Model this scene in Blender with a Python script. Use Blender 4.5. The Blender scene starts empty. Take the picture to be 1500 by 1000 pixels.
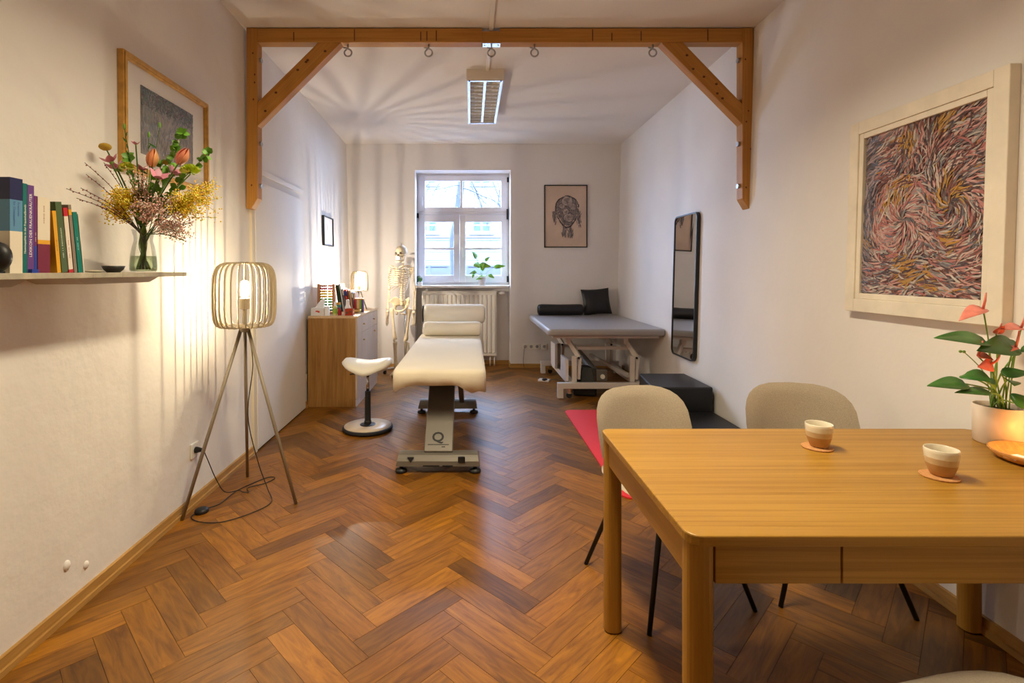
import bpy, bmesh, math, random
from mathutils import Vector, Matrix, Euler

# ------------------------------------------------------------------ camera, world, lights, exposure
scene = bpy.context.scene
COL = scene.collection
H = 1.36            # camera height
FPX = 745.0         # focal length in pixels of a 1500 px wide frame
cam_d = bpy.data.cameras.new('camera')
cam = bpy.data.objects.new('camera', cam_d)
COL.objects.link(cam)
cam.location = (0, 0, H)
cam.rotation_euler = (math.pi/2, 0, 0)
cam_d.sensor_width = 36.0
cam_d.lens = 36.0*FPX/1500.0
cam_d.shift_x = (750-690)/1500.0
cam_d.shift_y = -(500-396)/1500.0
cam_d.clip_start = 0.05
cam_d.clip_end = 200
scene.camera = cam

world = bpy.data.worlds.new('world')
scene.world = world
world.use_nodes = True
_bg = world.node_tree.nodes['Background']
_bg.inputs['Color'].default_value = (0.48, 0.66, 1.0, 1)
_bg.inputs['Strength'].default_value = 50.0

def area(name, loc, rot, sx, sy, power, color, portal=False, spread=180):
    d = bpy.data.lights.new(name, 'AREA')
    d.shape = 'RECTANGLE'; d.size = sx; d.size_y = sy
    d.energy = power; d.color = color
    d.spread = math.radians(spread)
    if portal: d.cycles.is_portal = True
    o = bpy.data.objects.new(name, d); COL.objects.link(o)
    o.location = loc; o.rotation_euler = rot
    return o
def bulb_light(name, loc, power, color, radius, parent=None):
    d = bpy.data.lights.new(name, 'POINT')
    d.energy = power; d.color = color; d.shadow_soft_size = radius; d.use_soft_falloff = False
    o = bpy.data.objects.new(name, d); COL.objects.link(o)
    o.location = loc
    return o
# daylight enters here (a sampling portal only, gives off nothing itself)
area('window_portal', (-0.12, 7.62, 2.0), (-math.pi/2, 0, 0), 1.4, 1.8, 1.0, (1, 1, 1), portal=True)

P_CEIL, P_FLOOR, P_TABLE, P_CANDLE = 46.0, 13.5, 34.0, 1.3
WARM = (1.0, 0.83, 0.54)
WARM2 = (1.0, 0.87, 0.68)
vs = scene.view_settings
vs.view_transform = 'Standard'; vs.look = 'None'; vs.gamma = 1.0
vs.use_curve_mapping = False
vs.exposure = 0.50
cy = scene.cycles
cy.use_denoising = True
cy.max_bounces = 9; cy.diffuse_bounces = 5; cy.glossy_bounces = 4
cy.transmission_bounces = 6; cy.transparent_max_bounces = 10
cy.caustics_reflective = False; cy.caustics_refractive = False
cy.sample_clamp_indirect = 6.0

random.seed(11)
R = random.Random(5)
PI = math.pi

# ------------------------------------------------------------------ materials
def _nt(name):
    m = bpy.data.materials.new(name); m.use_nodes = True
    nt = m.node_tree
    return m, nt, nt.nodes['Principled BSDF']
def mat(name, col, rough=0.5, metal=0.0, bump=0.0, bscale=80.0, var=0.0, vscale=6.0, spec=0.5, coat=0.0,
        trans=0.0, ior=1.45, emit=None, estr=0.0, sss=0.0, sheen=0.0, stretch=(1, 1, 1)):
    m, nt, b = _nt(name)
    b.inputs['Base Color'].default_value = (*col, 1)
    b.inputs['Roughness'].default_value = rough
    b.inputs['Metallic'].default_value = metal
    b.inputs['Specular IOR Level'].default_value = spec
    b.inputs['Coat Weight'].default_value = coat
    b.inputs['Coat Roughness'].default_value = 0.15
    b.inputs['Transmission Weight'].default_value = trans
    b.inputs['IOR'].default_value = ior
    b.inputs['Sheen Weight'].default_value = sheen
    if emit:
        b.inputs['Emission Color'].default_value = (*emit, 1)
        b.inputs['Emission Strength'].default_value = estr
    if var or bump:
        tc = nt.nodes.new('ShaderNodeTexCoord'); mp = nt.nodes.new('ShaderNodeMapping')
        mp.inputs['Scale'].default_value = stretch
        nt.links.new(tc.outputs['Object'], mp.inputs['Vector'])
    if var:
        n = nt.nodes.new('ShaderNodeTexNoise'); n.inputs['Scale'].default_value = vscale
        n.inputs['Detail'].default_value = 5
        nt.links.new(mp.outputs[0], n.inputs['Vector'])
        r = nt.nodes.new('ShaderNodeValToRGB')
        r.color_ramp.elements[0].position = 0.3; r.color_ramp.elements[1].position = 0.72
        r.color_ramp.elements[0].color = (*[c*(1-var) for c in col], 1)
        r.color_ramp.elements[1].color = (*[min(1, c*(1+var)) for c in col], 1)
        nt.links.new(n.outputs['Fac'], r.inputs['Fac'])
        nt.links.new(r.outputs['Color'], b.inputs['Base Color'])
    if bump:
        n2 = nt.nodes.new('ShaderNodeTexNoise'); n2.inputs['Scale'].default_value = bscale
        n2.inputs['Detail'].default_value = 4
        nt.links.new(mp.outputs[0], n2.inputs['Vector'])
        bp = nt.nodes.new('ShaderNodeBump'); bp.inputs['Strength'].default_value = bump
        bp.inputs['Distance'].default_value = 0.01
        nt.links.new(n2.outputs['Fac'], bp.inputs['Height'])
        nt.links.new(bp.outputs['Normal'], b.inputs['Normal'])
    return m
def wood(name, dark, light, scale=(1.5, 30, 30), rough=0.4, rot=0.0, attr=None, coat=0.0, contrast=(0.3, 0.7), pos=False, bump=0.05):
    """grain runs along the axis with the small scale"""
    m, nt, b = _nt(name)
    N = nt.nodes.new; L = nt.links.new
    mp = N('ShaderNodeMapping')
    if pos:
        src = N('ShaderNodeNewGeometry').outputs['Position']
    else:
        src = N('ShaderNodeTexCoord').outputs['Object']
    mp0 = N('ShaderNodeMapping'); mp0.inputs['Rotation'].default_value = (0, 0, rot)
    L(src, mp0.inputs['Vector'])
    mp.inputs['Scale'].default_value = scale
    L(mp0.outputs[0], mp.inputs['Vector'])
    vec = mp.outputs[0]
    if attr:
        at = N('ShaderNodeAttribute'); at.attribute_name = attr
        ad = N('ShaderNodeVectorMath'); ad.operation = 'MULTIPLY_ADD'
        L(at.outputs['Color'], ad.inputs[0]); ad.inputs[1].default_value = (37, 53, 71)
        L(vec, ad.inputs[2]); vec = ad.outputs[0]
    n = N('ShaderNodeTexNoise'); n.inputs['Scale'].default_value = 1.0; n.inputs['Detail'].default_value = 8
    n.inputs['Roughness'].default_value = 0.62; n.inputs['Distortion'].default_value = 1.2
    L(vec, n.inputs['Vector'])
    r = N('ShaderNodeValToRGB')
    r.color_ramp.elements[0].position = contrast[0]; r.color_ramp.elements[1].position = contrast[1]
    r.color_ramp.elements[0].color = (*dark, 1); r.color_ramp.elements[1].color = (*light, 1)
    L(n.outputs['Fac'], r.inputs['Fac'])
    out = r.outputs['Color']
    if attr:
        mx = N('ShaderNodeMix'); mx.data_type = 'RGBA'; mx.blend_type = 'MULTIPLY'
        mx.inputs['Factor'].default_value = 1.0
        L(out, mx.inputs['A']); L(at.outputs['Color'], mx.inputs['B']); out = mx.outputs['Result']
    L(out, b.inputs['Base Color'])
    b.inputs['Roughness'].default_value = rough
    b.inputs['Specular IOR Level'].default_value = 0.35
    b.inputs['Coat Weight'].default_value = coat
    b.inputs['Coat Roughness'].default_value = 0.2
    bp = N('ShaderNodeBump'); bp.inputs['Strength'].default_value = bump; bp.inputs['Distance'].default_value = 0.004
    L(n.outputs['Fac'], bp.inputs['Height']); L(bp.outputs['Normal'], b.inputs['Normal'])
    return m
def attrmat(name, rough=0.6, attr='tint', bump=0.0):
    m, nt, b = _nt(name)
    at = nt.nodes.new('ShaderNodeAttribute'); at.attribute_name = attr
    nt.links.new(at.outputs['Color'], b.inputs['Base Color'])
    b.inputs['Roughness'].default_value = rough
    return m
def glassmat(name, tint=(1, 1, 1), gloss=0.08, rough=0.0, fres=0.5):
    """thin clear glass: see-through with a weak mirror on top"""
    m = bpy.data.materials.new(name); m.use_nodes = True; nt = m.node_tree
    nt.nodes.clear()
    o = nt.nodes.new('ShaderNodeOutputMaterial'); mix = nt.nodes.new('ShaderNodeMixShader')
    t = nt.nodes.new('ShaderNodeBsdfTransparent'); t.inputs['Color'].default_value = (*tint, 1)
    g = nt.nodes.new('ShaderNodeBsdfGlossy'); g.inputs['Roughness'].default_value = rough
    f = nt.nodes.new('ShaderNodeLayerWeight'); f.inputs['Blend'].default_value = 0.35
    mul = nt.nodes.new('ShaderNodeMath'); mul.operation = 'MULTIPLY_ADD'
    mul.inputs[1].default_value = fres; mul.inputs[2].default_value = gloss
    nt.links.new(f.outputs['Fresnel'], mul.inputs[0])
    nt.links.new(mul.outputs[0], mix.inputs['Fac'])
    nt.links.new(t.outputs[0], mix.inputs[1]); nt.links.new(g.outputs[0], mix.inputs[2])
    nt.links.new(mix.outputs[0], o.inputs['Surface'])
    return m

M = {}
M['wall'] = mat('wall_plaster', (0.77, 0.73, 0.70), 0.85, bump=0.12, bscale=22, var=0.025, vscale=2.2, spec=0.2)
M['wall_old'] = mat('old_wall_plaster', (0.77, 0.73, 0.69), 0.85, bump=0.55, bscale=9, var=0.03, vscale=2.2, spec=0.2)
M['ceil'] = mat('ceiling_paint', (0.76, 0.71, 0.67), 0.9, bump=0.05, bscale=30, var=0.02, vscale=1.5, spec=0.2)
M['white'] = mat('white_paint', (0.80, 0.78, 0.76), 0.4)
M['winframe'] = mat('window_frame_paint', (0.74, 0.72, 0.74), 0.35)
M['doorpaint'] = mat('door_paint', (0.77, 0.72, 0.67), 0.6, var=0.015)
M['trimcream'] = mat('cream_trim', (0.66, 0.58, 0.45), 0.55)
M['pq_a'] = wood('parquet_rising', (0.125, 0.042, 0.003), (0.32, 0.125, 0.007), (4.0, 30.0, 1.0), 0.44, -PI/4, 'tint', coat=0.06, pos=True)
M['pq_b'] = wood('parquet_falling', (0.125, 0.042, 0.003), (0.32, 0.125, 0.007), (4.0, 30.0, 1.0), 0.44, PI/4, 'tint', coat=0.06, pos=True)
M['slab'] = mat('floor_underlay', (0.035, 0.018, 0.008), 0.9)
M['skirt'] = wood('skirting_wood', (0.36, 0.185, 0.045), (0.52, 0.29, 0.085), (30, 2, 30), 0.45)
M['skirtx'] = wood('skirting_wood_cross', (0.36, 0.185, 0.045), (0.52, 0.29, 0.085), (2, 30, 30), 0.45)
M['beamx'] = wood('pine_along_x', (0.37, 0.155, 0.022), (0.52, 0.25, 0.05), (1.2, 40, 40), 0.5)
M['beamz'] = wood('pine_along_z', (0.37, 0.155, 0.022), (0.52, 0.25, 0.05), (40, 40, 1.2), 0.5)
M['knot'] = mat('pine_knot', (0.12, 0.035, 0.008), 0.6)
M['oak'] = wood('table_oak', (0.29, 0.135, 0.015), (0.44, 0.235, 0.038), (0.7, 55, 55), 0.38, contrast=(0.33, 0.66))
M['oakz'] = wood('table_oak_upright', (0.33, 0.155, 0.019), (0.41, 0.21, 0.033), (45, 45, 1.5), 0.42)
M['oaky'] = wood('table_oak_deep', (0.33, 0.155, 0.019), (0.41, 0.21, 0.033), (45, 1.5, 45), 0.42)
M['cabz'] = wood('cabinet_oak', (0.24, 0.105, 0.022), (0.46, 0.25, 0.075), (22, 22, 1.2), 0.45, contrast=(0.25, 0.75))
M['cabtop'] = wood('cabinet_oak_top', (0.60, 0.40, 0.22), (0.74, 0.53, 0.32), (22, 1.2, 22), 0.4)
M['cabfront'] = wood('cabinet_front', (0.50, 0.40, 0.33), (0.62, 0.51, 0.43), (20, 20, 1.2), 0.35)
M['brass'] = mat('brass', (0.72, 0.46, 0.15), 0.3, 0.9)
M['chrome'] = mat('chrome', (0.75, 0.75, 0.78), 0.2, 1.0)
M['steel'] = mat('steel', (0.42, 0.42, 0.44), 0.4, 0.9)
M['alu'] = mat('champagne_aluminium', (0.20, 0.18, 0.155), 0.42, 0.45)
M['black'] = mat('black_plastic', (0.012, 0.012, 0.013), 0.45)
M['blackmetal'] = mat('black_steel', (0.012, 0.012, 0.014), 0.4, 0.3)
M['blackvinyl'] = mat('black_vinyl', (0.008, 0.008, 0.010), 0.42, bump=0.05, bscale=220)
M['greyvinyl'] = mat('grey_vinyl', (0.33, 0.31, 0.31), 0.34, bump=0.03, bscale=250)
M['lampmetal'] = mat('lamp_sand_metal', (0.30, 0.25, 0.18), 0.45, 0.25)
M['slat'] = mat('lamp_slat', (0.40, 0.33, 0.22), 0.5)
M['filament'] = mat('lit_filament', (1, 0.9, 0.7), 0.3, emit=(1.0, 0.80, 0.50), estr=60.0)
M['cable'] = mat('cable_black', (0.015, 0.012, 0.010), 0.5)
M['fabric'] = mat('beige_weave', (0.45, 0.375, 0.285), 0.92, bump=0.35, bscale=420, var=0.14, vscale=260, sheen=0.25, spec=0.2)
M['shellback'] = mat('chair_shell', (0.50, 0.40, 0.31), 0.8, bump=0.1, bscale=400)
M['sheet'] = mat('cream_terry', (0.78, 0.70, 0.56), 0.95, bump=0.35, bscale=260, sheen=0.2, spec=0.1)
M['towel'] = mat('cream_bolster_cover', (0.90, 0.86, 0.76), 0.95, bump=0.2, bscale=160, spec=0.1)
M['stoolseat'] = mat('stool_cream_vinyl', (0.80, 0.77, 0.69), 0.42)
M['stoolwood'] = mat('stool_ply', (0.62, 0.50, 0.37), 0.35, var=0.06, vscale=14)
M['rubber'] = mat('rubber_dark', (0.018, 0.018, 0.022), 0.6)
M['red'] = mat('red_mat', (0.74, 0.028, 0.032), 0.7, bump=0.1, bscale=200)
M['benchmetal'] = mat('bench_white_steel', (0.74, 0.68, 0.64), 0.35)
M['radiator'] = mat('radiator_enamel', (0.80, 0.76, 0.68), 0.4)
M['socket'] = mat('socket_plastic', (0.80, 0.77, 0.68), 0.35)
M['pane'] = glassmat('window_glass', (0.97, 0.985, 1.0), 0.03)
def glowglass(name, col, s):
    m = bpy.data.materials.new(name); m.use_nodes = True; nt = m.node_tree; nt.nodes.clear()
    o = nt.nodes.new('ShaderNodeOutputMaterial'); a = nt.nodes.new('ShaderNodeAddShader')
    t = nt.nodes.new('ShaderNodeBsdfTransparent'); e = nt.nodes.new('ShaderNodeEmission')
    e.inputs['Color'].default_value = (*col, 1); e.inputs['Strength'].default_value = s
    nt.links.new(t.outputs[0], a.inputs[0]); nt.links.new(e.outputs[0], a.inputs[1]); nt.links.new(a.outputs[0], o.inputs['Surface'])
    return m
M['bulb'] = glowglass('glowing_bulb_glass', (1.0, 0.82, 0.52), 3.0)
M['picglass'] = glassmat('picture_glass', (0.98, 0.98, 0.98), 0.012, fres=0.035)
M['vaseglass'] = glassmat('vase_glass', (0.93, 0.96, 0.94), 0.07)
M['water'] = glassmat('vase_water', (0.80, 0.88, 0.72), 0.04)
M['mirror'] = mat('mirror_silver', (0.82, 0.82, 0.80), 0.02, 1.0)
M['bone'] = mat('bone', (0.66, 0.54, 0.36), 0.5, var=0.12, vscale=30)
M['bonedark'] = mat('bone_hollow', (0.10, 0.07, 0.04), 0.8)
M['goldframe'] = mat('gilded_wood', (0.56, 0.30, 0.065), 0.42, 0.25, var=0.2, vscale=30)
M['matboard'] = mat('mat_board', (0.74, 0.69, 0.65), 0.8)
M['framewhite'] = mat('worn_white_frame', (0.76, 0.68, 0.56), 0.6, var=0.08, vscale=9, bump=0.1, bscale=40, stretch=(1, 1, 1))
M['frameside'] = mat('worn_frame_side', (0.70, 0.50, 0.36), 0.6, var=0.06)
M['paint'] = attrmat('paint_strokes', 0.55)
M['tint'] = attrmat('coloured', 0.5)
M['tintleaf'] = attrmat('coloured_leaf', 0.45)
M['leaf'] = mat('leaf_green', (0.05, 0.17, 0.028), 0.32, var=0.25, vscale=14)
M['leaf2'] = mat('leaf_fresh', (0.15, 0.36, 0.03), 0.45, var=0.2, vscale=20)
M['stem'] = mat('stem_green', (0.17, 0.32, 0.05), 0.5)
M['stemdark'] = mat('stem_dark', (0.06, 0.13, 0.022), 0.55)
M['twig'] = mat('twig_brown', (0.09, 0.045, 0.025), 0.7)
M['soil'] = mat('soil', (0.05, 0.025, 0.012), 0.95, bump=0.8, bscale=90)
M['potpink'] = mat('pot_pale_pink', (0.72, 0.60, 0.50), 0.42)
M['spathe'] = mat('spathe_coral', (0.82, 0.16, 0.10), 0.3, var=0.12, vscale=30)
M['spathe2'] = mat('spathe_coral_pink', (0.84, 0.26, 0.20), 0.3, var=0.15, vscale=40)
M['cork'] = mat('cork', (0.56, 0.27, 0.10), 0.85, var=0.15, vscale=120, bump=0.2, bscale=200)
M['bowlwood'] = mat('woven_bowl', (0.66, 0.31, 0.08), 0.5, var=0.2, vscale=60, bump=0.3, bscale=120)
M['wax'] = mat('candle_wax', (0.85, 0.80, 0.72), 0.5)
M['flame'] = mat('flame', (1, 0.6, 0.2), 0.5, emit=(1.0, 0.5, 0.14), estr=30)
M['stone'] = mat('shelf_stone', (0.42, 0.37, 0.28), 0.7, var=0.2, vscale=18, bump=0.15, bscale=60)
M['stoneside'] = mat('shelf_support', (0.50, 0.44, 0.36), 0.75, var=0.08)
M['bowlblack'] = mat('bowl_black', (0.02, 0.018, 0.016), 0.5)
M['luminaire'] = mat('luminaire_white', (0.74, 0.68, 0.60), 0.45)
M['reflector'] = mat('luminaire_reflector', (0.84, 0.78, 0.62), 0.5)
M['blade'] = mat('louvre_blade_white', (0.80, 0.77, 0.70), 0.4)
M['louvre'] = mat('louvre_mirror', (0.80, 0.80, 0.82), 0.25, 0.9)
M['tube'] = mat('fluorescent_tube', (0.85, 0.82, 0.72), 0.35)
M['tubeon'] = mat('fluorescent_tube_lit', (1, 1, 1), 0.5, emit=(1.0, 0.78, 0.52), estr=6.0)
M['redglass'] = mat('red_glass', (0.55, 0.05, 0.015), 0.15, trans=0.3)
M['paper'] = mat('tissue_paper', (0.88, 0.87, 0.86), 0.9)
M['box'] = mat('tissue_box', (0.74, 0.72, 0.71), 0.6)
M['facade'] = mat('facade_plaster', (0.095, 0.093, 0.088), 0.9)
M['facadetrim'] = mat('facade_moulding', (0.048, 0.049, 0.052), 0.9)
M['facadebase'] = mat('facade_base', (0.030, 0.028, 0.034), 0.9)
M['darkglass'] = mat('far_window_glass', (0.02, 0.03, 0.045), 0.5, spec=0.1)
M['bark'] = mat('bark', (0.008, 0.009, 0.010), 0.9, var=0.35, vscale=10, bump=0.5, bscale=20)
M['fence'] = mat('fence_paint', (0.012, 0.014, 0.022), 0.7)
M['street'] = mat('street_asphalt', (0.06, 0.06, 0.065), 0.9)
M['shopred'] = mat('shop_awning', (0.05, 0.032, 0.04), 0.8)
M['plug'] = M['black']

# ------------------------------------------------------------------ mesh helpers
def V(*a): return Vector(a)
class MB:
    def __init__(self): self.v = []; self.f = []; self.c = []; self.cur = None
    def color(self, c): self.cur = c; return self
    def add(self, vs, fs):
        o = len(self.v); self.v += [Vector(p) for p in vs]
        for f in fs:
            self.f.append([i+o for i in f]); self.c.append(self.cur)
        return self
    def box(self, x0, y0, z0, x1, y1, z1):
        return self.hexa([(x0, y0, z0), (x1, y0, z0), (x1, y1, z0), (x0, y1, z0), (x0, y0, z1), (x1, y0, z1), (x1, y1, z1), (x0, y1, z1)])
    def hexa(self, p):
        return self.add(p, [(3, 2, 1, 0), (4, 5, 6, 7), (0, 1, 5, 4), (1, 2, 6, 5), (2, 3, 7, 6), (3, 0, 4, 7)])
    def obox(self, c, size, rot=Matrix.Identity(3)):
        c = Vector(c); sx, sy, sz = [s/2 for s in size]
        p = [(-sx, -sy, -sz), (sx, -sy, -sz), (sx, sy, -sz), (-sx, sy, -sz), (-sx, -sy, sz), (sx, -sy, sz), (sx, sy, sz), (-sx, sy, sz)]
        return self.hexa([c+rot @ Vector(q) for q in p])
    def bar(self, a, b, w, h, up=(0, 0, 1)):
        a = Vector(a); b = Vector(b); d = (b-a); l = d.length; d.normalize()
        up = Vector(up)
        if abs(d.dot(up)) > 0.98: up = Vector((0, 1, 0))
        s = d.cross(up).normalized(); u = s.cross(d)
        p = []
        for q in (a, b):
            for (i, j) in ((-1, -1), (1, -1), (1, 1), (-1, 1)):
                p.append(q+s*(i*w/2)+u*(j*h/2))
        return self.add(p, [(0, 1, 2, 3), (7, 6, 5, 4), (1, 0, 4, 5), (2, 1, 5, 6), (3, 2, 6, 7), (0, 3, 7, 4)])
    def prism(self, poly, ext):
        n = len(poly); ext = Vector(ext); poly = [Vector(p) for p in poly]
        return self.add(poly+[p+ext for p in poly], [list(range(n))[::-1], list(range(n, 2*n))]+[(i, (i+1) % n, n+(i+1) % n, n+i) for i in range(n)])
    def tube(self, pts, r, n=8, caps=True):
        pts = [Vector(p) for p in pts]; m = len(pts)
        rr = r if isinstance(r, (list, tuple)) else [r]*m
        base = len(self.v); prev = None; vs = []
        for i, p in enumerate(pts):
            d = (pts[min(i+1, m-1)]-pts[max(i-1, 0)])
            if d.length < 1e-9: d = Vector((0, 0, 1))
            d.normalize()
            if prev is None:
                a = Vector((0, 0, 1)) if abs(d.z) < 0.9 else Vector((1, 0, 0))
                u = d.cross(a).normalized()
            else:
                u = prev-d*prev.dot(d)
                u = u.normalized() if u.length > 1e-6 else d.orthogonal().normalized()
            prev = u; w = d.cross(u)
            for k in range(n):
                t = 2*PI*k/n
                vs.append(p+(u*math.cos(t)+w*math.sin(t))*rr[i])
        fs = []
        for i in range(m-1):
            for k in range(n):
                a = i*n+k; b = i*n+(k+1) % n
                fs.append((a, b, b+n, a+n))
        if caps:
            fs.append(tuple(range(n))[::-1]); fs.append(tuple((m-1)*n+k for k in range(n)))
        return self.add(vs, fs)
    def lathe(self, prof, c=(0, 0, 0), n=24, caps=True, sx=1.0, sy=1.0, rot=None):
        c = Vector(c); vs = []; fs = []
        for (r, z) in prof:
            for k in range(n):
                t = 2*PI*k/n
                p = Vector((r*sx*math.cos(t), r*sy*math.sin(t), z))
                if rot is not None: p = rot @ p
                vs.append(c+p)
        m = len(prof)
        for i in range(m-1):
            for k in range(n):
                a = i*n+k; b = i*n+(k+1) % n
                fs.append((a, b, b+n, a+n))
        if caps:
            fs.append(tuple(range(n))[::-1]); fs.append(tuple((m-1)*n+k for k in range(n)))
        return self.add(vs, fs)
    def ball(self, c, r, nu=12, nv=8, rot=None):
        if not isinstance(r, (tuple, list)): r = (r, r, r)
        c = Vector(c); vs = [Vector((0, 0, -1))]; fs = []
        for j in range(1, nv):
            ph = -PI/2+PI*j/nv
            for i in range(nu):
                t = 2*PI*i/nu
                vs.append(Vector((math.cos(ph)*math.cos(t), math.cos(ph)*math.sin(t), math.sin(ph))))
        vs.append(Vector((0, 0, 1)))
        for i in range(nu):
            fs.append((0, 1+(i+1) % nu, 1+i))
            for j in range(nv-2):
                a = 1+j*nu+i; b = 1+j*nu+(i+1) % nu
                fs.append((a, b, b+nu, a+nu))
            fs.append((1+(nv-2)*nu+i, 1+(nv-2)*nu+(i+1) % nu, len(vs)-1))
        out = []
        for p in vs:
            q = Vector((p.x*r[0], p.y*r[1], p.z*r[2]))
            if rot is not None: q = rot @ q
            out.append(c+q)
        return self.add(out, fs)
    def grid(self, fn, nu, nv, closed_u=False):
        vs = [fn(i/nu, j/nv) for j in range(nv+1) for i in range(nu+(0 if closed_u else 1))]
        w = nu if closed_u else nu+1
        fs = []
        for j in range(nv):
            for i in range(nu):
                a = j*w+i; b = j*w+(i+1) % w
                fs.append((a, b, b+w, a+w))
        return self.add(vs, fs)
    def leaf(self, base, tip, width, normal, droop=0.0, fold=0.15, n=6, shape='leaf'):
        """a leaf blade with a folded midrib and a little thickness from its curvature"""
        base = Vector(base); tip = Vector(tip); ax = tip-base; L = ax.length; ax.normalize()
        nn = Vector(normal); nn = (nn-ax*nn.dot(ax)).normalized(); s = ax.cross(nn)
        def wd(t):
            if shape == 'heart': return (math.sin(PI*min(1, t**0.55))**0.8)*(1-t*0.15)
            if shape == 'round': return math.sin(PI*t)**0.5
            return math.sin(PI*t**0.8)**0.85
        rows = []
        for i in range(n+1):
            t = i/n
            p = base+ax*(L*t)-nn*(droop*L*t*t)
            w = max(0.0008, width*0.5*wd(min(0.999, max(0.02, t))))
            rows.append((p-s*w+nn*(fold*w), p, p+s*w+nn*(fold*w)))
        vs = [q for r in rows for q in r]; fs = []
        for i in range(n):
            a = 3*i
            fs += [(a, a+1, a+4, a+3), (a+1, a+2, a+5, a+4)]
        return self.add(vs, fs)
    def build(self, name, m, parent=None, smooth=False, bevel=0.0, seg=2, label=None, local=False, kind=None, solid=0.0, sub=0, recalc=False):
        me = bpy.data.meshes.new(name)
        mv = self.v
        if parent is not None and not local:
            inv = wmat(parent).inverted(); mv = [inv @ p for p in mv]
        me.from_pydata([tuple(p) for p in mv], [], self.f)
        if any(c is not None for c in self.c):
            at = me.color_attributes.new('tint', 'FLOAT_COLOR', 'CORNER')
            i = 0
            for f, c in zip(self.f, self.c):
                c = c or (1, 1, 1)
                for _ in f:
                    at.data[i].color = (*c, 1); i += 1
        if recalc:
            bm = bmesh.new(); bm.from_mesh(me); bmesh.ops.recalc_face_normals(bm, faces=bm.faces); bm.to_mesh(me); bm.free()
        if smooth: me.polygons.foreach_set('use_smooth', [True]*len(me.polygons))
        if isinstance(m, str): m = M[m]
        me.materials.append(m)
        o = bpy.data.objects.new(name, me); COL.objects.link(o)
        if parent is not None: o.parent = parent
        if bevel:
            b = o.modifiers.new('bevel', 'BEVEL'); b.width = bevel; b.segments = seg; b.limit_method = 'ANGLE'; b.angle_limit = 0.6
        if solid:
            b = o.modifiers.new('solid', 'SOLIDIFY'); b.thickness = solid; b.offset = 0
        if sub:
            b = o.modifiers.new('sub', 'SUBSURF'); b.levels = sub; b.render_levels = sub
        if label: o['label'] = label
        if kind: o['kind'] = kind
        return o
def wmat(o):
    m = Matrix.LocRotScale(o.location, o.rotation_euler, o.scale)
    while o.parent is not None:
        o = o.parent
        m = Matrix.LocRotScale(o.location, o.rotation_euler, o.scale) @ m
    return m
def tag(o, label=None, cat=None, group=None, kind=None):
    if label: o['label'] = label
    if cat: o['category'] = cat
    if group: o['group'] = group
    if kind: o['kind'] = kind
    return o
def thing(name, label, cat, loc=(0, 0, 0), rotz=0.0, group=None):
    o = bpy.data.objects.new(name, None); COL.objects.link(o)
    o.empty_display_size = 0.05
    o.location = loc; o.rotation_euler = (0, 0, rotz)
    return tag(o, label, cat, group)
def struct(name, mb, m, parent=None, **k):
    o = mb.build(name, m, parent, **k)
    if parent is None: o['kind'] = 'structure'
    return o
def copy_part(src, parent, loc=None, rot=None):
    c = src.copy(); COL.objects.link(c); c.parent = parent
    if loc is not None: c.location = loc
    if rot is not None: c.rotation_euler = rot
    return c
def text_mesh(body, size, origin, right, up, extr=0.0004, align='LEFT', bold=0.0):
    cu = bpy.data.curves.new('txt', 'FONT'); cu.body = body; cu.size = size; cu.align_x = align; cu.align_y = 'CENTER'
    cu.resolution_u = 3; cu.offset = bold
    o = bpy.data.objects.new('txt', cu); COL.objects.link(o)
    me = o.to_mesh()
    right = Vector(right).normalized(); up = Vector(up).normalized(); nrm = right.cross(up); origin = Vector(origin)
    mb = MB()
    mb.add([origin+right*v.co.x+up*v.co.y+nrm*extr for v in me.vertices], [list(p.vertices) for p in me.polygons])
    o.to_mesh_clear(); bpy.data.objects.remove(o); bpy.data.curves.remove(cu)
    return mb
def spline(pts, n=8):
    pts = [Vector(p) for p in pts]; out = []
    for i in range(len(pts)-1):
        p0 = pts[max(i-1, 0)]; p1 = pts[i]; p2 = pts[i+1]; p3 = pts[min(i+2, len(pts)-1)]
        for k in range(n):
            t = k/n
            out.append(0.5*((2*p1)+(p2-p0)*t+(2*p0-5*p1+4*p2-p3)*t*t+(3*p1-p0-3*p2+p3)*t**3))
    out.append(pts[-1]); return out

# ------------------------------------------------------------------ the room
YB, YF, HC = 7.13, -1.9, 3.13
def XL(y, z): return (-1.59-0.016*(y-1.71))*(1-z/HC)+(-1.605-0.027*(y-1.71))*(z/HC)
def XR(y, z): return (1.935+0.018*(y-1.77))*(1-z/HC)+(2.04+0.012*(y-1.77))*(z/HC)
def LW(y, z, d=0.0): return Vector((XL(y, z)+d, y, z))
def RW(y, z, d=0.0): return Vector((XR(y, z)-d, y, z))
def slab(mb, W, y0, y1, z0, z1, d0, d1):
    a = [W(y0, z0, d0), W(y1, z0, d0), W(y1, z1, d0), W(y0, z1, d0)]
    b = [W(y0, z0, d1), W(y1, z0, d1), W(y1, z1, d1), W(y0, z1, d1)]
    n = len(mb.v)
    fs = [(0, 1, 2, 3), (7, 6, 5, 4), (1, 0, 4, 5), (2, 1, 5, 6), (3, 2, 6, 7), (0, 3, 7, 4)]
    if (W is RW): fs = [f[::-1] for f in fs]
    return mb.add(a+b, fs)
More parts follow.
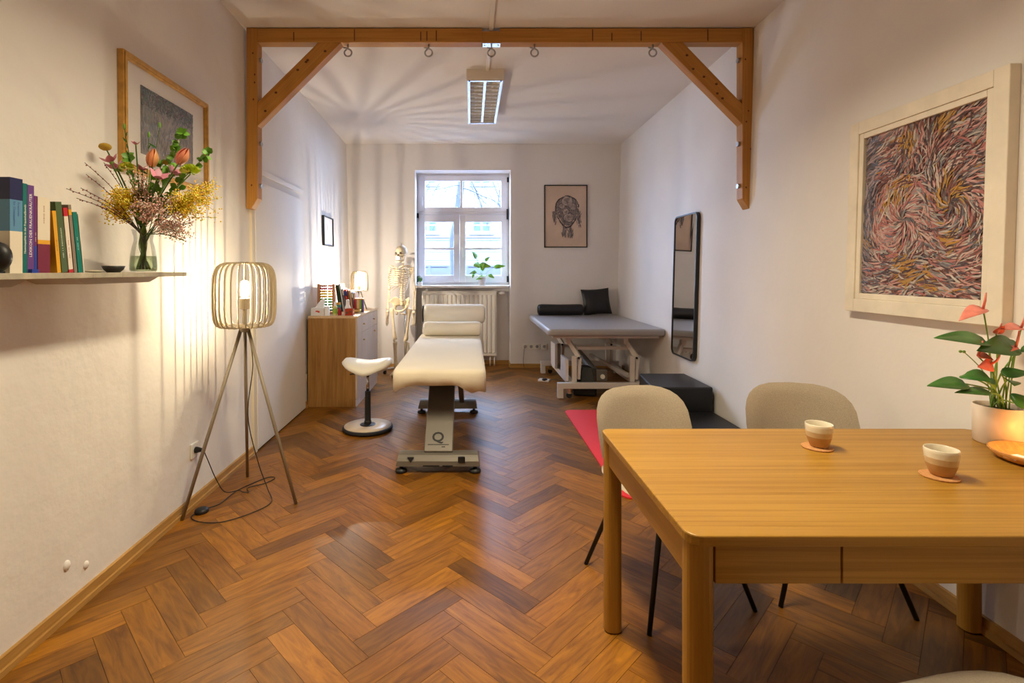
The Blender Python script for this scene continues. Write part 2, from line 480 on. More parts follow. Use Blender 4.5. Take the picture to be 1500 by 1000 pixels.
# left wall, right wall (many quads: the old walls lean a little)
def wallgrid(W, y0, y1, z0, z1, th, ny=32, nz=10):
    m = MB(); w = ny+1
    A = [W(y0+(y1-y0)*i/ny, z0+(z1-z0)*j/nz, 0.0) for j in range(nz+1) for i in range(w)]
    B = [W(y0+(y1-y0)*i/ny, z0+(z1-z0)*j/nz, -th) for j in range(nz+1) for i in range(w)]
    n = len(A); fs = []
    for j in range(nz):
        for i in range(ny):
            a = j*w+i; q = (a, a+1, a+1+w, a+w)
            fs.append(q); fs.append(tuple(n+k for k in q[::-1]))
    for i in range(ny):
        fs.append((i+1, i, n+i, n+i+1)); a = nz*w+i; fs.append((a, a+1, n+a+1, n+a))
    for j in range(nz):
        a = j*w; fs.append((a, a+w, n+a+w, n+a)); a = j*w+ny; fs.append((a+w, a, n+a, n+a+w))
    return m.add(A+B, fs)
wall_left = struct('wall_left', wallgrid(LW, YF, YB+0.35, 0, HC, 0.2), 'wall_old', recalc=True)
struct('wall_right', wallgrid(RW, YF, YB+0.35, 0, HC, 0.2), 'wall', recalc=True)
m = MB().box(-2.2, YF-0.2, 0, 2.5, YF, HC); struct('wall_front', m, 'wall')
m = MB().box(-2.2, YF-0.2, HC, 2.5, YB+0.4, HC+0.2); struct('ceiling', m, 'ceil')
NX0, NX1, NZ = -0.785, 0.555, 2.767
YN = 7.41
m = MB().box(-2.2, YB, 0, NX0, YB+0.40, HC).box(NX1, YB, 0, 2.5, YB+0.40, HC).box(NX0, YB, NZ, NX1, YB+0.40, HC)
m.box(NX0, YN, 0, NX1, YB+0.40, 1.14)
struct('wall_back', m, 'wall')
floor = struct('floor', MB().box(-2.2, YF-0.2, -0.2, 2.5, YB+0.4, -0.0025), 'slab')

# herringbone parquet
PL, PW = 0.457, 0.1065
AX, AY = -0.757, 2.187          # world point of plank corner (u=L, v=w)
c45 = math.sqrt(0.5)
def uv2w(u, v):
    du, dv = u-PL, v-PW
    return (AX+(du-dv)*c45, AY+(du+dv)*c45)
def clip(poly, a, b, c):   # keep a*x+b*y<=c
    out = []
    for i in range(len(poly)):
        p, q = poly[i], poly[(i+1) % len(poly)]
        fp = a*p[0]+b*p[1]-c; fq = a*q[0]+b*q[1]-c
        if fp <= 0: out.append(p)
        if (fp < 0 < fq) or (fq < 0 < fp):
            t = fp/(fp-fq); out.append((p[0]+(q[0]-p[0])*t, p[1]+(q[1]-p[1])*t))
    return out
planks = []
gp = 0.0007
RP = random.Random(77)
for j in range(-9, 10):
    for i in range(-75, 75):
        for fam in (0, 1):
            ou, ov = i*PW+j*PL, i*PW-j*PL
            if fam == 0: q = (ou, ov, ou+PL, ov+PW)
            else: q = (ou+PL, ov+PW-PL, ou+PL+PW, ov+PW)
            poly = [uv2w(q[0]+gp, q[1]+gp), uv2w(q[2]-gp, q[1]+gp), uv2w(q[2]-gp, q[3]-gp), uv2w(q[0]+gp, q[3]-gp)]
            cx = sum(p[0] for p in poly)/4; cyy = sum(p[1] for p in poly)/4
            if not (-2.1 < cx < 2.5 and YF-0.3 < cyy < YN+0.3): continue
            # room outline (left and right walls are straight lines)
            yl0, yl1 = YF, YB
            poly = clip(poly, -1, -0.016, -(-1.59+0.016*1.71)+0.0)
            poly = clip(poly, 1, -0.018, 1.935-0.018*1.77)
            poly = clip(poly, 0, -1, -YF)
            nich = NX0 < cx < NX1
            poly = clip(poly, 0, 1, YN if nich else YB)
            if len(poly) < 3: continue
            ar = abs(sum(poly[k][0]*poly[(k+1) % len(poly)][1]-poly[(k+1) % len(poly)][0]*poly[k][1] for k in range(len(poly))))/2
            if ar < 1e-4: continue
            b = RP.choice((0.68, 0.82, 0.92, 1.0, 1.05, 1.15, 1.3, 0.9, 1.0, 0.52))
            w = RP.uniform(-0.06, 0.06)
            tint = (b*(1+w*0.5), b, b*(1-w))
            sx = 690+FPX*cx/cyy if cyy > 0.3 else -9e9
            sy = 396+FPX*H/cyy if cyy > 0.3 else 9e9
            vis = -60 < sx < 1560 and sy < 1060
            planks.append((ar/(cyy**3) if vis else 0, fam, poly, tint))
planks.sort(key=lambda t: -t[0])
rest = [MB(), MB()]
for k, (scr, fam, poly, tint) in enumerate(planks):
    zt = RP.uniform(-0.0005, 0.0)
    pts = [Vector((p[0], p[1], -0.012)) for p in poly]
    # keep the winding upward
    a2 = sum(poly[i][0]*poly[(i+1) % len(poly)][1]-poly[(i+1) % len(poly)][0]*poly[i][1] for i in range(len(poly)))
    if a2 < 0: pts = pts[::-1]
    if k < 300 and scr > 0:
        MB().color(tint).prism(pts, (0, 0, 0.012+zt)).build('plank', M['pq_a' if fam == 0 else 'pq_b'], floor)
    else:
        rest[fam].color(tint).prism(pts, (0, 0, 0.012+zt))
rest[0].build('parquet_rising_planks', M['pq_a'], floor, kind='stuff')
rest[1].build('parquet_falling_planks', M['pq_b'], floor, kind='stuff')

# skirting boards
DY0, DY1 = 3.83, 4.99       # flush door in the left wall
def skirt(name, W, y0, y1):
    m = MB(); slab(m, W, y0, y1, 0, 0.022, 0, 0.026); slab(m, W, y0, y1, 0.022, 0.058, 0, 0.015)
    struct(name, m, 'skirt')
skirt('baseboard_left', LW, YF, DY0-0.06); skirt('baseboard_left_far', LW, DY1+0.05, YB)
skirt('baseboard_right', RW, YF, YB)
m = MB().box(XL(YB, 0)+0.026, YB-0.02, 0, NX0, YB, 0.055).box(NX1, YB-0.02, 0, XR(YB, 0)-0.026, YB, 0.055)
m.box(NX1-0.015, YB, 0, NX1, YN, 0.055).box(NX0, YB, 0, NX0+0.015, YN, 0.055).box(NX0+0.015, YN-0.015, 0, NX1-0.015, YN, 0.055)
struct('baseboard_back', m, 'skirtx')

# flush door panel in the left wall, with a casing line over it
dr = MB(); slab(dr, LW, DY0, DY1, 0.012, 2.05, 0.0, 0.022)
door = struct('door_1', dr, 'doorpaint', bevel=0.004)
m = MB(); slab(m, LW, DY0-0.055, DY0, 0.0, 2.16, 0.0, 0.018); m.build('door_casing', 'trimcream', door)
m = MB(); slab(m, LW, DY0, DY1+0.02, 2.11, 2.155, 0.0, 0.014); m.build('door_head_moulding', 'doorpaint', door, bevel=0.004)
m = MB(); slab(m, LW, DY0, DY1, 0.0, 0.012, 0.0, 0.012); m.build('door_gap', 'slab', door)

# plaster lumps low on the left wall (filled pipe holes)
for (px, py, s) in ((100, 828, 1.0), (129, 827, 0.8)):
    y = FPX*1.588/(690-px); z = H-(py-396)*y/FPX
    mm = MB(); mm.ball((XL(y, z), y, z), (0.012*s, 0.018*s, 0.02*s), 10, 6); mm.build('plaster_lump', 'wall', wall_left, smooth=True)

# ------------------------------------------------------------------ window, radiator, street outside
def zw(py, y): return H-(py-396)*y/FPX
WY = 7.40
win = struct('window_1', MB().box(NX0, WY, 2.70, NX1, WY+0.07, NZ).box(NX0, WY, 1.15, NX0+0.045, WY+0.07, 2.70).box(NX1-0.045, WY, 1.15, NX1, WY+0.07, 2.70).box(NX0+0.045, WY, 1.15, NX1-0.045, WY+0.07, 1.20).box(NX0+0.045, WY, 2.17, NX1-0.045, WY+0.07, 2.235), 'winframe', bevel=0.004)
def sash(x0, x1, z0, z1, w, top=None, bot=None, mull=None, munt=None):
    top = top or w; bot = bot or w
    y0, y1 = WY-0.02, WY+0.04
    m = MB().box(x0, y0, z0, x0+w, y1, z1).box(x1-w, y0, z0, x1, y1, z1).box(x0+w, y0, z1-top, x1-w, y1, z1).box(x0+w, y0, z0, x1-w, y1, z0+bot)
    s = m.build('sash', 'winframe', win, bevel=0.004)
    gx0, gx1, gz0, gz1 = x0+w, x1-w, z0+bot, z1-top
    if mull: MB().box(mull-0.016, y0+0.005, gz0, mull+0.016, y1-0.005, gz1).build('mullion', 'winframe', s, bevel=0.003)
    if munt: MB().box(gx0, y0+0.005, munt-0.016, gx1, y1-0.005, munt+0.016).build('glazing_bar', 'winframe', s, bevel=0.003)
    cells = [(gx0, gx1, gz0, gz1)]
    if mull: cells = [(gx0, mull-0.016, gz0, gz1), (mull+0.016, gx1, gz0, gz1)]
    if munt: cells = [(gx0, gx1, gz0, munt-0.016), (gx0, gx1, munt+0.016, gz1)]
    for c in cells: MB().box(c[0], WY+0.008, c[2], c[1], WY+0.012, c[3]).build('pane', 'pane', s)
    return s
sx0, sx1 = NX0+0.03, NX1-0.03
xm = -0.165
s1 = sash(sx0, sx1, 2.215, 2.735, 0.09, 0.075, 0.06, mull=-0.14)
s2 = sash(sx0, xm-0.002, 1.185, 2.165, 0.085, 0.10, 0.105, munt=1.675)
s3 = sash(xm+0.002, sx1, 1.185, 2.165, 0.085, 0.10, 0.105, munt=1.675)
MB().box(xm+0.03, WY-0.05, 1.55, xm+0.05, WY-0.02, 1.68).build('handle', 'white', s3, bevel=0.004)
MB().box(sx0+0.035, WY-0.045, 2.30, sx0+0.055, WY-0.02, 2.42).build('handle', 'white', s1, bevel=0.004)
for (x, z0, z1) in ((NX0+0.012, 2.12, 2.19), (NX1-0.022, 2.64, 2.71), (NX1-0.028, 2.10, 2.25), (NX0+0.012, 1.19, 1.28), (NX1-0.024, 1.19, 1.28)):
    MB().box(x-0.012, WY-0.04, z0, x+0.012, WY-0.002, z1).build('hinge', 'rubber', win, bevel=0.004)
m = MB().box(NX0, YB+0.02, 1.115, NX1-0.03, WY+0.0, 1.15); struct('trim_1', m, 'white', bevel=0.006)   # sill board

ra = thing('radiator', 'cream ribbed panel radiator in the niche under the window', 'radiator', (-0.165, 7.25, 0.14))
RX0, RX1, RZ0, RZ1 = -0.70, 0.365, 0.145, 1.065
MB().box(RX0, 7.225, RZ0, RX1, 7.30, RZ1-0.01).build('panel', 'radiator', ra, bevel=0.008)
n = 17
rib = None
for i in range(n):
    x = RX0+0.035+(RX1-RX0-0.07)*i/(n-1)
    if rib is None:
        rib = MB().prism([(x-0.021, 7.225, RZ0+0.04), (x-0.013, 7.212, RZ0+0.05), (x+0.013, 7.212, RZ0+0.05), (x+0.021, 7.225, RZ0+0.04)], (0, 0, RZ1-RZ0-0.10)).build('rib', 'radiator', ra)
        x0_ = x
    else:
        copy_part(rib, ra, loc=(x-x0_, 0, 0))
MB().box(RX0-0.004, 7.21, RZ1-0.012, RX1+0.004, 7.315, RZ1+0.006).build('top_grille', 'radiator', ra, bevel=0.003)
MB().tube([(RX1, 7.26, 1.04), (RX1+0.045, 7.26, 1.04)], 0.012).build('valve', 'chrome', ra, smooth=True)
MB().tube([(RX1+0.045, 7.26, 1.04), (RX1+0.075, 7.26, 1.04), (RX1+0.115, 7.26, 1.04)], [0.02, 0.024, 0.022], 12).build('thermostat', 'white', ra, smooth=True)
for x in (RX1-0.03, RX1-0.09): MB().tube([(x, 7.27, 0.15), (x, 7.27, 0.0)], 0.01).build('pipe', 'radiator', ra, smooth=True)
for x in (RX0+0.1, RX1-0.16): MB().box(x, 7.30, 0.3, x+0.06, 7.409, 0.34).build('bracket', 'radiator', ra)

# street: opposite house, tree, fence
FY = 22.0
def fx(px): return (px-690)*FY/FPX
hs = thing('opposite_house', 'pale plastered house across the street seen through the window', 'building', (0, FY, -0.9))
MB().box(-9, FY, 0.2, 9, FY+1, 9.0).build('facade', 'facade', hs)
MB().box(-9, FY-0.10, -0.9, 9, FY+1, zw(384, FY)).build('base_storey', 'facadebase', hs)
for (py, hgt, dep) in ((347, 0.08, 0.14), (350.5, 0.08, 0.09), (368, 0.05, 0.06), (377, 0.25, 0.05)):
    z = zw(py, FY); MB().box(-9, FY-dep, z-hgt/2, 9, FY, z+hgt/2).build('moulding', 'facadetrim', hs)
MB().box(-9, FY-0.35, zw(390, FY), 9, FY-0.1, zw(385, FY)).build('awning', 'shopred', hs)
for (pa, pb, ya, yb) in ((616, 638, 318, 338), (694, 717, 318, 338), (770, 793, 318, 338), (616, 638, 236, 268), (694, 717, 236, 268), (540, 562, 318, 338)):
    x0, x1, z1, z0 = fx(pa), fx(pb), zw(ya, FY), zw(yb, FY)
    w = MB().box(x0-0.08, FY-0.06, z0-0.08, x1+0.08, FY, z1+0.08).build('window', 'facade', hs)
    xm_ = (x0+x1)/2; zm_ = z0+(z1-z0)*0.42
    for (a, b2, c, d) in ((x0, xm_-0.05, z0, zm_-0.03), (xm_+0.05, x1, z0, zm_-0.03), (x0, xm_-0.05, zm_+0.03, z1), (xm_+0.05, x1, zm_+0.03, z1)):
        MB().box(a, FY-0.075, c, b2, FY-0.055, d).build('pane', 'darkglass', w)
    MB().box(x0-0.2, FY-0.16, z0-0.18, x1+0.2, FY, z0-0.10).build('window_sill', 'facadetrim', w)
m = MB()
for i, px in enumerate((647, 650, 653, 656, 659, 686, 689, 692)):
    m.box(fx(px)-0.03, FY-0.05, zw(363.5, FY), fx(px)+0.03, FY-0.02, zw(361+(i % 3)*0.8, FY))
m.build('sign_letters', 'fence', hs)
TY = 12.0
def tx(px): return (px-690)*TY/FPX
tr = thing('street_tree', 'bare street tree with leaning trunk outside the window', 'tree', (tx(664), TY, -0.9))
MB().tube(spline([(tx(664), TY, -0.9), (tx(664), TY, zw(400, TY)), (tx(663), TY, zw(350, TY)), (tx(669), TY, zw(322, TY)), (tx(673), TY, zw(290, TY)), (tx(676), TY, zw(262, TY)), (tx(680), TY, zw(200, TY))], 5), [0.085]*4+[0.075+0.02*(i/26) for i in range(27)], 10).build('trunk', 'bark', tr, smooth=True)
RB = random.Random(3)
def branch(m, p, d, L, r, lvl):
    pts = [Vector(p)]; d = Vector(d).normalized()
    for i in range(6):
        d = (d+Vector((RB.uniform(-.22, .22), RB.uniform(-.1, .1), RB.uniform(-.22, .16)))).normalized()
        pts.append(pts[-1]+d*L/6)
    m.tube(pts, [max(0.0025, r*(1-i/7)) for i in range(7)], 4)
    if lvl:
        for i in (1, 2, 3, 4, 5):
            s = RB.choice((-1, 1))
            branch(m, pts[i], d+Vector((s*RB.uniform(.3, .9), RB.uniform(-.3, .3), RB.uniform(-.9, .3))), L*RB.uniform(.4, .65), r*0.5, lvl-1)
for (px, py, dx, dz, L, r) in ((676, 276, 1, -.28, 1.1, .02), (673, 272, -1, -.25, 1.0, .014), (671, 285, -.8, -.6, .8, .010), (682, 250, .7, -1.0, 1.3, .022), (720, 262, .35, -1, .8, .016), (728, 262, .1, -1, .7, .013), (650, 258, -.4, -.9, 1.0, .014), (630, 258, -.3, -1, .9, .012), (640, 250, -.5, -.8, 1.1, .012), (705, 255, .2, -1, .8, .010), (688, 262, .4, -1, .8, .008), (660, 262, -.4, -1, .8, .008)):
    m = MB(); branch(m, (tx(px), TY+RB.uniform(-.2, .2), zw(py, TY)), (dx, 0, dz), L, r, 2)
    m.build('branch', 'bark', tr)
GY = 14.0
def gx(px): return (px-690)*GY/FPX
fe = thing('street_fence', 'blue grey metal railing along the street outside the window', 'fence', (gx(660), GY, -0.9))
for (py, hh) in ((395.5, 0.06), (389.5, 0.02)):
    z = zw(py, GY); MB().box(gx(560), GY-0.03, z-hh, gx(820), GY+0.03, z+hh).build('rail', 'fence', fe)
for px in (629, 657.5, 684, 711, 738, 602):
    MB().box(gx(px)-0.035, GY-0.04, -0.9, gx(px)+0.035, GY+0.04, zw(388.5, GY)).build('post', 'fence', fe)
m = MB().box(-12, YB+0.6, -1.1, 12, FY+2, -0.9); struct('ground_street', m, 'street')

# ------------------------------------------------------------------ pine goal-post beam
by0, by1 = 3.70, 3.785
zb0, zb1 = 3.02, 3.122
bl0, bl1, br0, br1 = -1.635, -1.555, 1.975, 2.055
bt = thing('timber_frame', 'honey pine beam on two wall posts with diagonal braces under the ceiling', 'beam', (0.2, 3.74, 1.8))
MB().box(bl1, by0, zb0, 0.08, by1, zb1).box(0.21, by0, zb0, br0, by1, zb1).box(0.08, by0, zb0, 0.21, by1, zb1-0.02).build('crossbeam', 'beamx', bt, bevel=0.004)
def post(x0, x1, inner):
    out = x0 if inner == x1 else x1
    zt, z0 = 3.125, 1.81
    # chamfered foot: the inner edge stops higher
    poly = [(out, by0, zt), (out, by0, z0), ((out*0.55+inner*0.45), by0, z0), (inner, by0, z0+0.075), (inner, by0, zt)]
    o = MB().prism(poly, (0, by1-by0, 0)).build('post', 'beamz', bt, bevel=0.003, recalc=True)
    for z in (2.905, 2.60, 2.29, 1.98):
        s = 1 if inner > out else -1
        b = MB().tube([(inner, 3.745, z), (inner+s*0.016, 3.745, z)], 0.018, 10).build('bolt', 'steel', o, smooth=False)
    for k in range(5):
        z = R.uniform(1.95, 3.0); x = x0+R.uniform(0.2, 0.8)*(x1-x0)
        MB().ball((x, by0-0.0002, z), (0.006, 0.001, 0.008), 8, 4).build('knot', 'knot', o)
post(bl0, bl1, bl1); post(br0, br1, br0)
def brace(pa, pb, pc, pd, sgn):
    o = MB().prism([(p[0], by0+0.004, p[1]) for p in (pa, pb, pc, pd)], (0, 0.075, 0)).build('brace', M['brace%d' % sgn], bt, bevel=0.003, recalc=True)
    for k in range(6):
        t = R.uniform(0.1, 0.9); w = R.uniform(0.25, 0.75)
        a = Vector(pa)*(1-t)+Vector(pd)*t; b = Vector(pb)*(1-t)+Vector(pc)*t
        c = a*(1-w)+b*w
        MB().ball((c.x, by0+0.0038, c.y), (0.011, 0.001, 0.009), 8, 4).build('knot', 'knot', o)
for sgn, ang in ((0, 1), (1, -1)):
    mm = wood('pine_diagonal_%d' % sgn, (0.39, 0.165, 0.024), (0.53, 0.255, 0.052), (1.5, 40, 40), 0.5)
    for nd in mm.node_tree.nodes:
        if nd.type == 'MAPPING' and nd.inputs['Scale'].default_value[1] == 1.0: nd.inputs['Rotation'].default_value = (0, ang*PI/4, 0)
    M['brace%d' % sgn] = mm
brace((bl1, 2.584), (bl1, 2.41), (-0.947, zb0), (-1.114, zb0), 0)
brace((br0, 2.574), (br0, 2.425), (1.385, zb0), (1.545, zb0), 1)
for k in range(9):
    x = R.uniform(-1.3, 1.8)
    MB().box(x-0.004, by0-0.0006, zb0+0.01, x+0.004, by0+0.001, zb1-R.uniform(0.005, 0.04)).build('grain_mark', 'knot', bt)
hooks = []
for i, x in enumerate((-0.905, -0.312, 0.15, 0.467, 1.337)):
    pts = [(x, 3.74, zb0), (x, 3.74, zb0-0.032)]
    lp = [(x+0.027*math.sin(t), 3.74+0.004*t/6, zb0-0.060+0.027*math.cos(t)) for t in [k*2*PI*0.95/14 for k in range(15)]]
    hk = thing('eye_hook', ('steel screw eye under the beam beside the left brace', 'steel screw eye under the beam, second from the left brace', 'steel screw eye under the metal plate at the beam notch', 'steel screw eye under the beam, right of the metal plate', 'steel screw eye under the beam beside the right brace')[i], 'hook', (x, 3.74, zb0-0.093), 0, 'screw eyes under the pine beam')
    MB().tube(pts+lp, 0.0062, 8).build('eye', 'steel', hk, smooth=True)
    MB().tube([(x, 3.74, zb0-0.03), (x-0.034, 3.738, zb0-0.022)], 0.0055, 6).build('hook_tail', 'steel', hk, smooth=True)
mp_ = MB().box(0.085, 3.71, zb0-0.004, 0.215, 3.775, zb0).build('plate', 'chrome', bt)
for x in (0.10, 0.2):
    MB().ball((x, 3.742, zb0-0.004), (0.006, 0.006, 0.003), 8, 4).build('screw', 'steel', mp_)

# ------------------------------------------------------------------ ceiling: cable duct and luminaires
m = MB().box(0.13, 2.0, HC-0.02, 0.16, 4.47, HC); struct('trim_2', m, 'luminaire')
def luminaire(name, label, x, y0, y1, w, lit):
    zt, z0 = HC, 3.035
    L_ = thing(name, label, 'lamp', (x, (y0+y1)/2, z0))
    x0, x1 = x-w/2, x+w/2
    e = 0.02
    MB().box(x0, y0, z0+0.0, x0+e, y1, zt).box(x1-e, y0, z0, x1, y1, zt).box(x0+e, y0, z0, x1-e, y0+e, zt).box(x0+e, y1-e, z0, x1-e, y1, zt).build('housing', 'luminaire', L_)
    MB().box(x0+e, y0+e, zt-0.02, x1-e, y1-e, zt).build('reflector', 'reflector', L_)
    MB().box(x0+0.008, y0+0.008, z0-0.006, x0+e+0.012, y1-0.008, z0).box(x1-e-0.012, y0+0.008, z0-0.006, x1-0.008, y1-0.008, z0).box(x0+e, y0+0.008, z0-0.006, x1-e, y0+0.03, z0).box(x0+e, y1-0.03, z0-0.006, x1-e, y1-0.008, z0).build('rim', 'louvre', L_)
    MB().prism([(x-0.012, y0+e, z0), (x+0.012, y0+e, z0), (x, y0+e, z0+0.05)], (0, y1-y0-2*e, 0)).build('centre_reflector', 'louvre', L_)
    bl = None; n = 13
    for i in range(n):
        yy = y0+0.05+(y1-y0-0.1)*i/(n-1)
        if bl is None:
            bl = MB().box(x0+e, yy-0.005, z0+0.001, x1-e, yy+0.005, z0+0.020).build('louvre_blade', 'blade', L_); yy0 = yy
        else: copy_part(bl, L_, loc=(0, yy-yy0, 0))
    for s in (-1, 1):
        MB().tube([(x+s*w*0.25, y0+0.05, z0+0.055), (x+s*w*0.25, y1-0.05, z0+0.055)], 0.013, 10).build('tube', 'tubeon' if lit else 'tube', L_, smooth=True)
    return L_
luminaire('ceiling_light', 'white louvred fluorescent ceiling light behind the pine beam, switched off', 0.125, 4.47, 5.80, 0.33, False)
luminaire('ceiling_light', 'white louvred fluorescent ceiling light on the near ceiling, switched on', 0.145, 1.15, 2.50, 0.33, True)
area('ceiling_light_glow', (0.145, 1.82, 3.025), (0, 0, 0), 0.26, 1.2, P_CEIL, (1.0, 0.88, 0.62), spread=142)

# ------------------------------------------------------------------ floor lamp
def slat_shade(root, c, r, z0, z1, n, w, t, rin, matname='slat', steps=14, rtop=None):
    rtop = rin if rtop is None else rtop
    """vertical bent slats between two rings; c = (x, y) of the axis"""
    zc, hz = (z0+z1)/2, (z1-z0)/2
    pts = []
    for i in range(steps+1):
        a = -PI/2+PI*i/steps
        rr = abs(math.cos(a))**0.45; zz = math.copysign(abs(math.sin(a))**0.55, math.sin(a))
        ri = rin if a < 0 else rtop
        pts.append((ri+(r-ri)*rr, zz*hz))
    vs = []; fs = []
    m_ = len(pts)
    for i, (rr, zz) in enumerate(pts):
        a = pts[max(i-1, 0)]; b = pts[min(i+1, m_-1)]
        d = Vector((b[0]-a[0], b[1]-a[1])).normalized(); nx, nz = d.y, -d.x
        for (s, q) in ((-1, -1), (1, -1), (1, 1), (-1, 1)):
            vs.append(Vector((rr+nx*q*t/2, s*w/2, zz+nz*q*t/2)))
    for i in range(m_-1):
        for k in range(4):
            a = i*4+k; b = i*4+(k+1) % 4
            fs.append((a, b, b+4, a+4))
    fs += [(3, 2, 1, 0), tuple(4*(m_-1)+k for k in range(4))]
    mb = MB(); mb.add(vs, fs)
    loc = Vector((c[0], c[1], zc))-root.location
    first = mb.build('slat', matname, root, local=True)
    first.location = loc
    for k in range(1, n):
        copy_part(first, root, loc=loc, rot=(0, 0, 2*PI*k/n))
    for z, rin in ((z0, rin), (z1, rtop)):
        MB().lathe([(rin-0.004, z-0.003), (rin+0.005, z-0.003), (rin+0.005, z+0.003), (rin-0.004, z+0.003), (rin-0.004, z-0.003)], (c[0], c[1], 0), 32, caps=False).build('shade_ring', matname, root)
LX, LY = -1.335, 3.0
fl = thing('floor_lamp', 'tripod floor lamp with a lit slatted drum shade against the left wall', 'lamp', (LX, LY, 0))
slat_shade(fl, (LX, LY), 0.172, 1.03, 1.405, 28, 0.0045, 0.010, 0.10, rtop=0.03)
for ft in ((-1.575, 2.77), (-1.475, 3.355), (-1.02, 2.965)):
    MB().tube([(LX+(ft[0]-LX)*0.05, LY+(ft[1]-LY)*0.05, 1.03), (ft[0], ft[1], 0.0)], [0.0105, 0.0095], 12).build('leg', 'lampmetal', fl, smooth=True)
MB().lathe([(0.03, 1.0), (0.034, 1.03), (0.1, 1.032), (0.1, 1.036), (0.02, 1.04), (0.012, 1.045), (0.012, 1.13)], (LX, LY, 0), 20).build('hub', 'lampmetal', fl, smooth=False)
MB().lathe([(0.012, 1.13), (0.028, 1.135), (0.028, 1.195), (0.02, 1.2)], (LX, LY, 0), 16).build('lamp_socket', 'lampmetal', fl, smooth=False)
MB().lathe([(0.014, 1.20), (0.024, 1.215), (0.026, 1.24), (0.026, 1.27), (0.02, 1.295), (0.006, 1.303)], (LX, LY, 0), 16, caps=False).build('bulb', 'bulb', fl, smooth=True)
MB().ball((LX, LY, 1.25), 0.005, 8, 6).build('filament', 'filament', fl, smooth=True)
bulb_light('floor_lamp_light', (LX, LY, 1.25), P_FLOOR, WARM, 0.006)
# cord with foot switch
yo, zo = 2.955, 0.318
OX = XL(yo, zo)
cord = spline([(LX+0.01, LY+0.02, 1.0), (-1.30, 3.03, 0.8), (-1.325, 3.02, 0.5), (-1.30, 3.10, 0.2), (-1.24, 3.1, 0.03), (-1.17, 2.98, 0.006), (-1.22, 2.85, 0.006), (-1.34, 2.74, 0.006), (-1.46, 2.74, 0.006), (-1.535, 2.79, 0.006), (-1.53, 2.84, 0.01)], 7)
c2 = spline([(-1.50, 2.88, 0.012), (-1.46, 2.95, 0.006), (-1.45, 3.05, 0.006), (-1.44, 3.13, 0.006), (-1.40, 3.22, 0.006), (-1.33, 3.33, 0.006), (-1.28, 3.32, 0.006), (-1.31, 3.24, 0.006), (-1.39, 3.17, 0.006), (-1.36, 3.11, 0.006), (-1.39, 3.10, 0.01), (-1.43, 3.13, 0.008), (-1.49, 3.08, 0.02), (-1.52, 3.03, 0.12), (-1.545, 2.99, 0.24), (OX+0.055, yo+0.005, zo)], 6)
cd = MB().tube(cord, 0.0028, 6); cd.tube(c2, 0.0028, 6); cd.build('power_cord', 'cable', fl, smooth=True)
MB().lathe([(0.034, 0.0), (0.038, 0.006), (0.034, 0.02), (0.022, 0.026), (0.002, 0.027)], (-1.515, 2.86, 0), 20).build('foot_switch', 'black', fl, smooth=True)
MB().tube([(OX+0.012, yo, zo), (OX+0.02, yo, zo), (OX+0.05, yo, zo), (OX+0.062, yo, zo)], [0.018, 0.018, 0.01, 0.006], 12).build('plug', 'black', fl, smooth=True)
def socket(label, W, y, z, w=0.04):
    o = thing('wall_socket', label, 'socket', W(y, z, 0))
    m = MB(); slab(m, W, y-w, y+w, z-0.042, z+0.042, 0, 0.011); m.build('plate', 'socket', o, bevel=0.003)
    return o
so = socket('white wall socket holding the floor lamp plug', LW, yo, zo)
for (z, lab) in ((1.10, 'white light switch on the left wall above the cabinet edge'), (0.285, 'white socket low on the left wall behind the cabinet')):
    o = thing('light_switch' if z > 1 else 'wall_socket', lab, 'switch' if z > 1 else 'socket', LW(5.035, z, 0))
    m = MB(); slab(m, LW, 5.0, 5.078, z-0.04, z+0.04, 0, 0.011); m.build('plate', 'socket', o, bevel=0.003)
    m = MB(); slab(m, LW, 5.014, 5.064, z-0.026, z+0.026, 0.011, 0.015); m.build('rocker' if z > 1 else 'insert', 'socket', o, bevel=0.002)
def back_sockets(name, label, xs, z, dark=()):
    o = thing(name, label, 'socket', (sum(xs)/len(xs), YB, z))
    for i, x in enumerate(xs):
        MB().box(x-0.04, YB-0.01, z-0.04, x+0.04, YB, z+0.04).build('plate', 'socket', o, bevel=0.003)
        MB().lathe([(0.022, 0), (0.022, 0.001), (0.02, 0.0015)], (x, YB-0.0101, z), 16, rot=Matrix.Rotation(PI/2, 3, 'X')).build('socket_hole', 'steel' if i not in dark else 'black', o)
back_sockets('socket_strip', 'white triple socket strip on the back wall left of the bench', (0.76, 0.842, 0.924), 0.295)
back_sockets('wall_socket', 'single back wall socket half behind the grey bench', (1.025,), 0.295, ())
back_sockets('wall_socket', 'white double socket on the back wall behind the skeleton', (-1.415, -1.335), 0.30, (0,))
MB().tube(spline([(0.75, YB-0.012, 0.29), (0.735, YB-0.03, 0.18), (0.73, YB-0.025, 0.08), (0.745, YB-0.03, 0.0)], 6), 0.0025, 5).build('phone_cable', 'cable')
tag(bpy.data.objects['phone_cable'], 'thin grey cable hanging from the triple socket strip to the floor', 'cable')

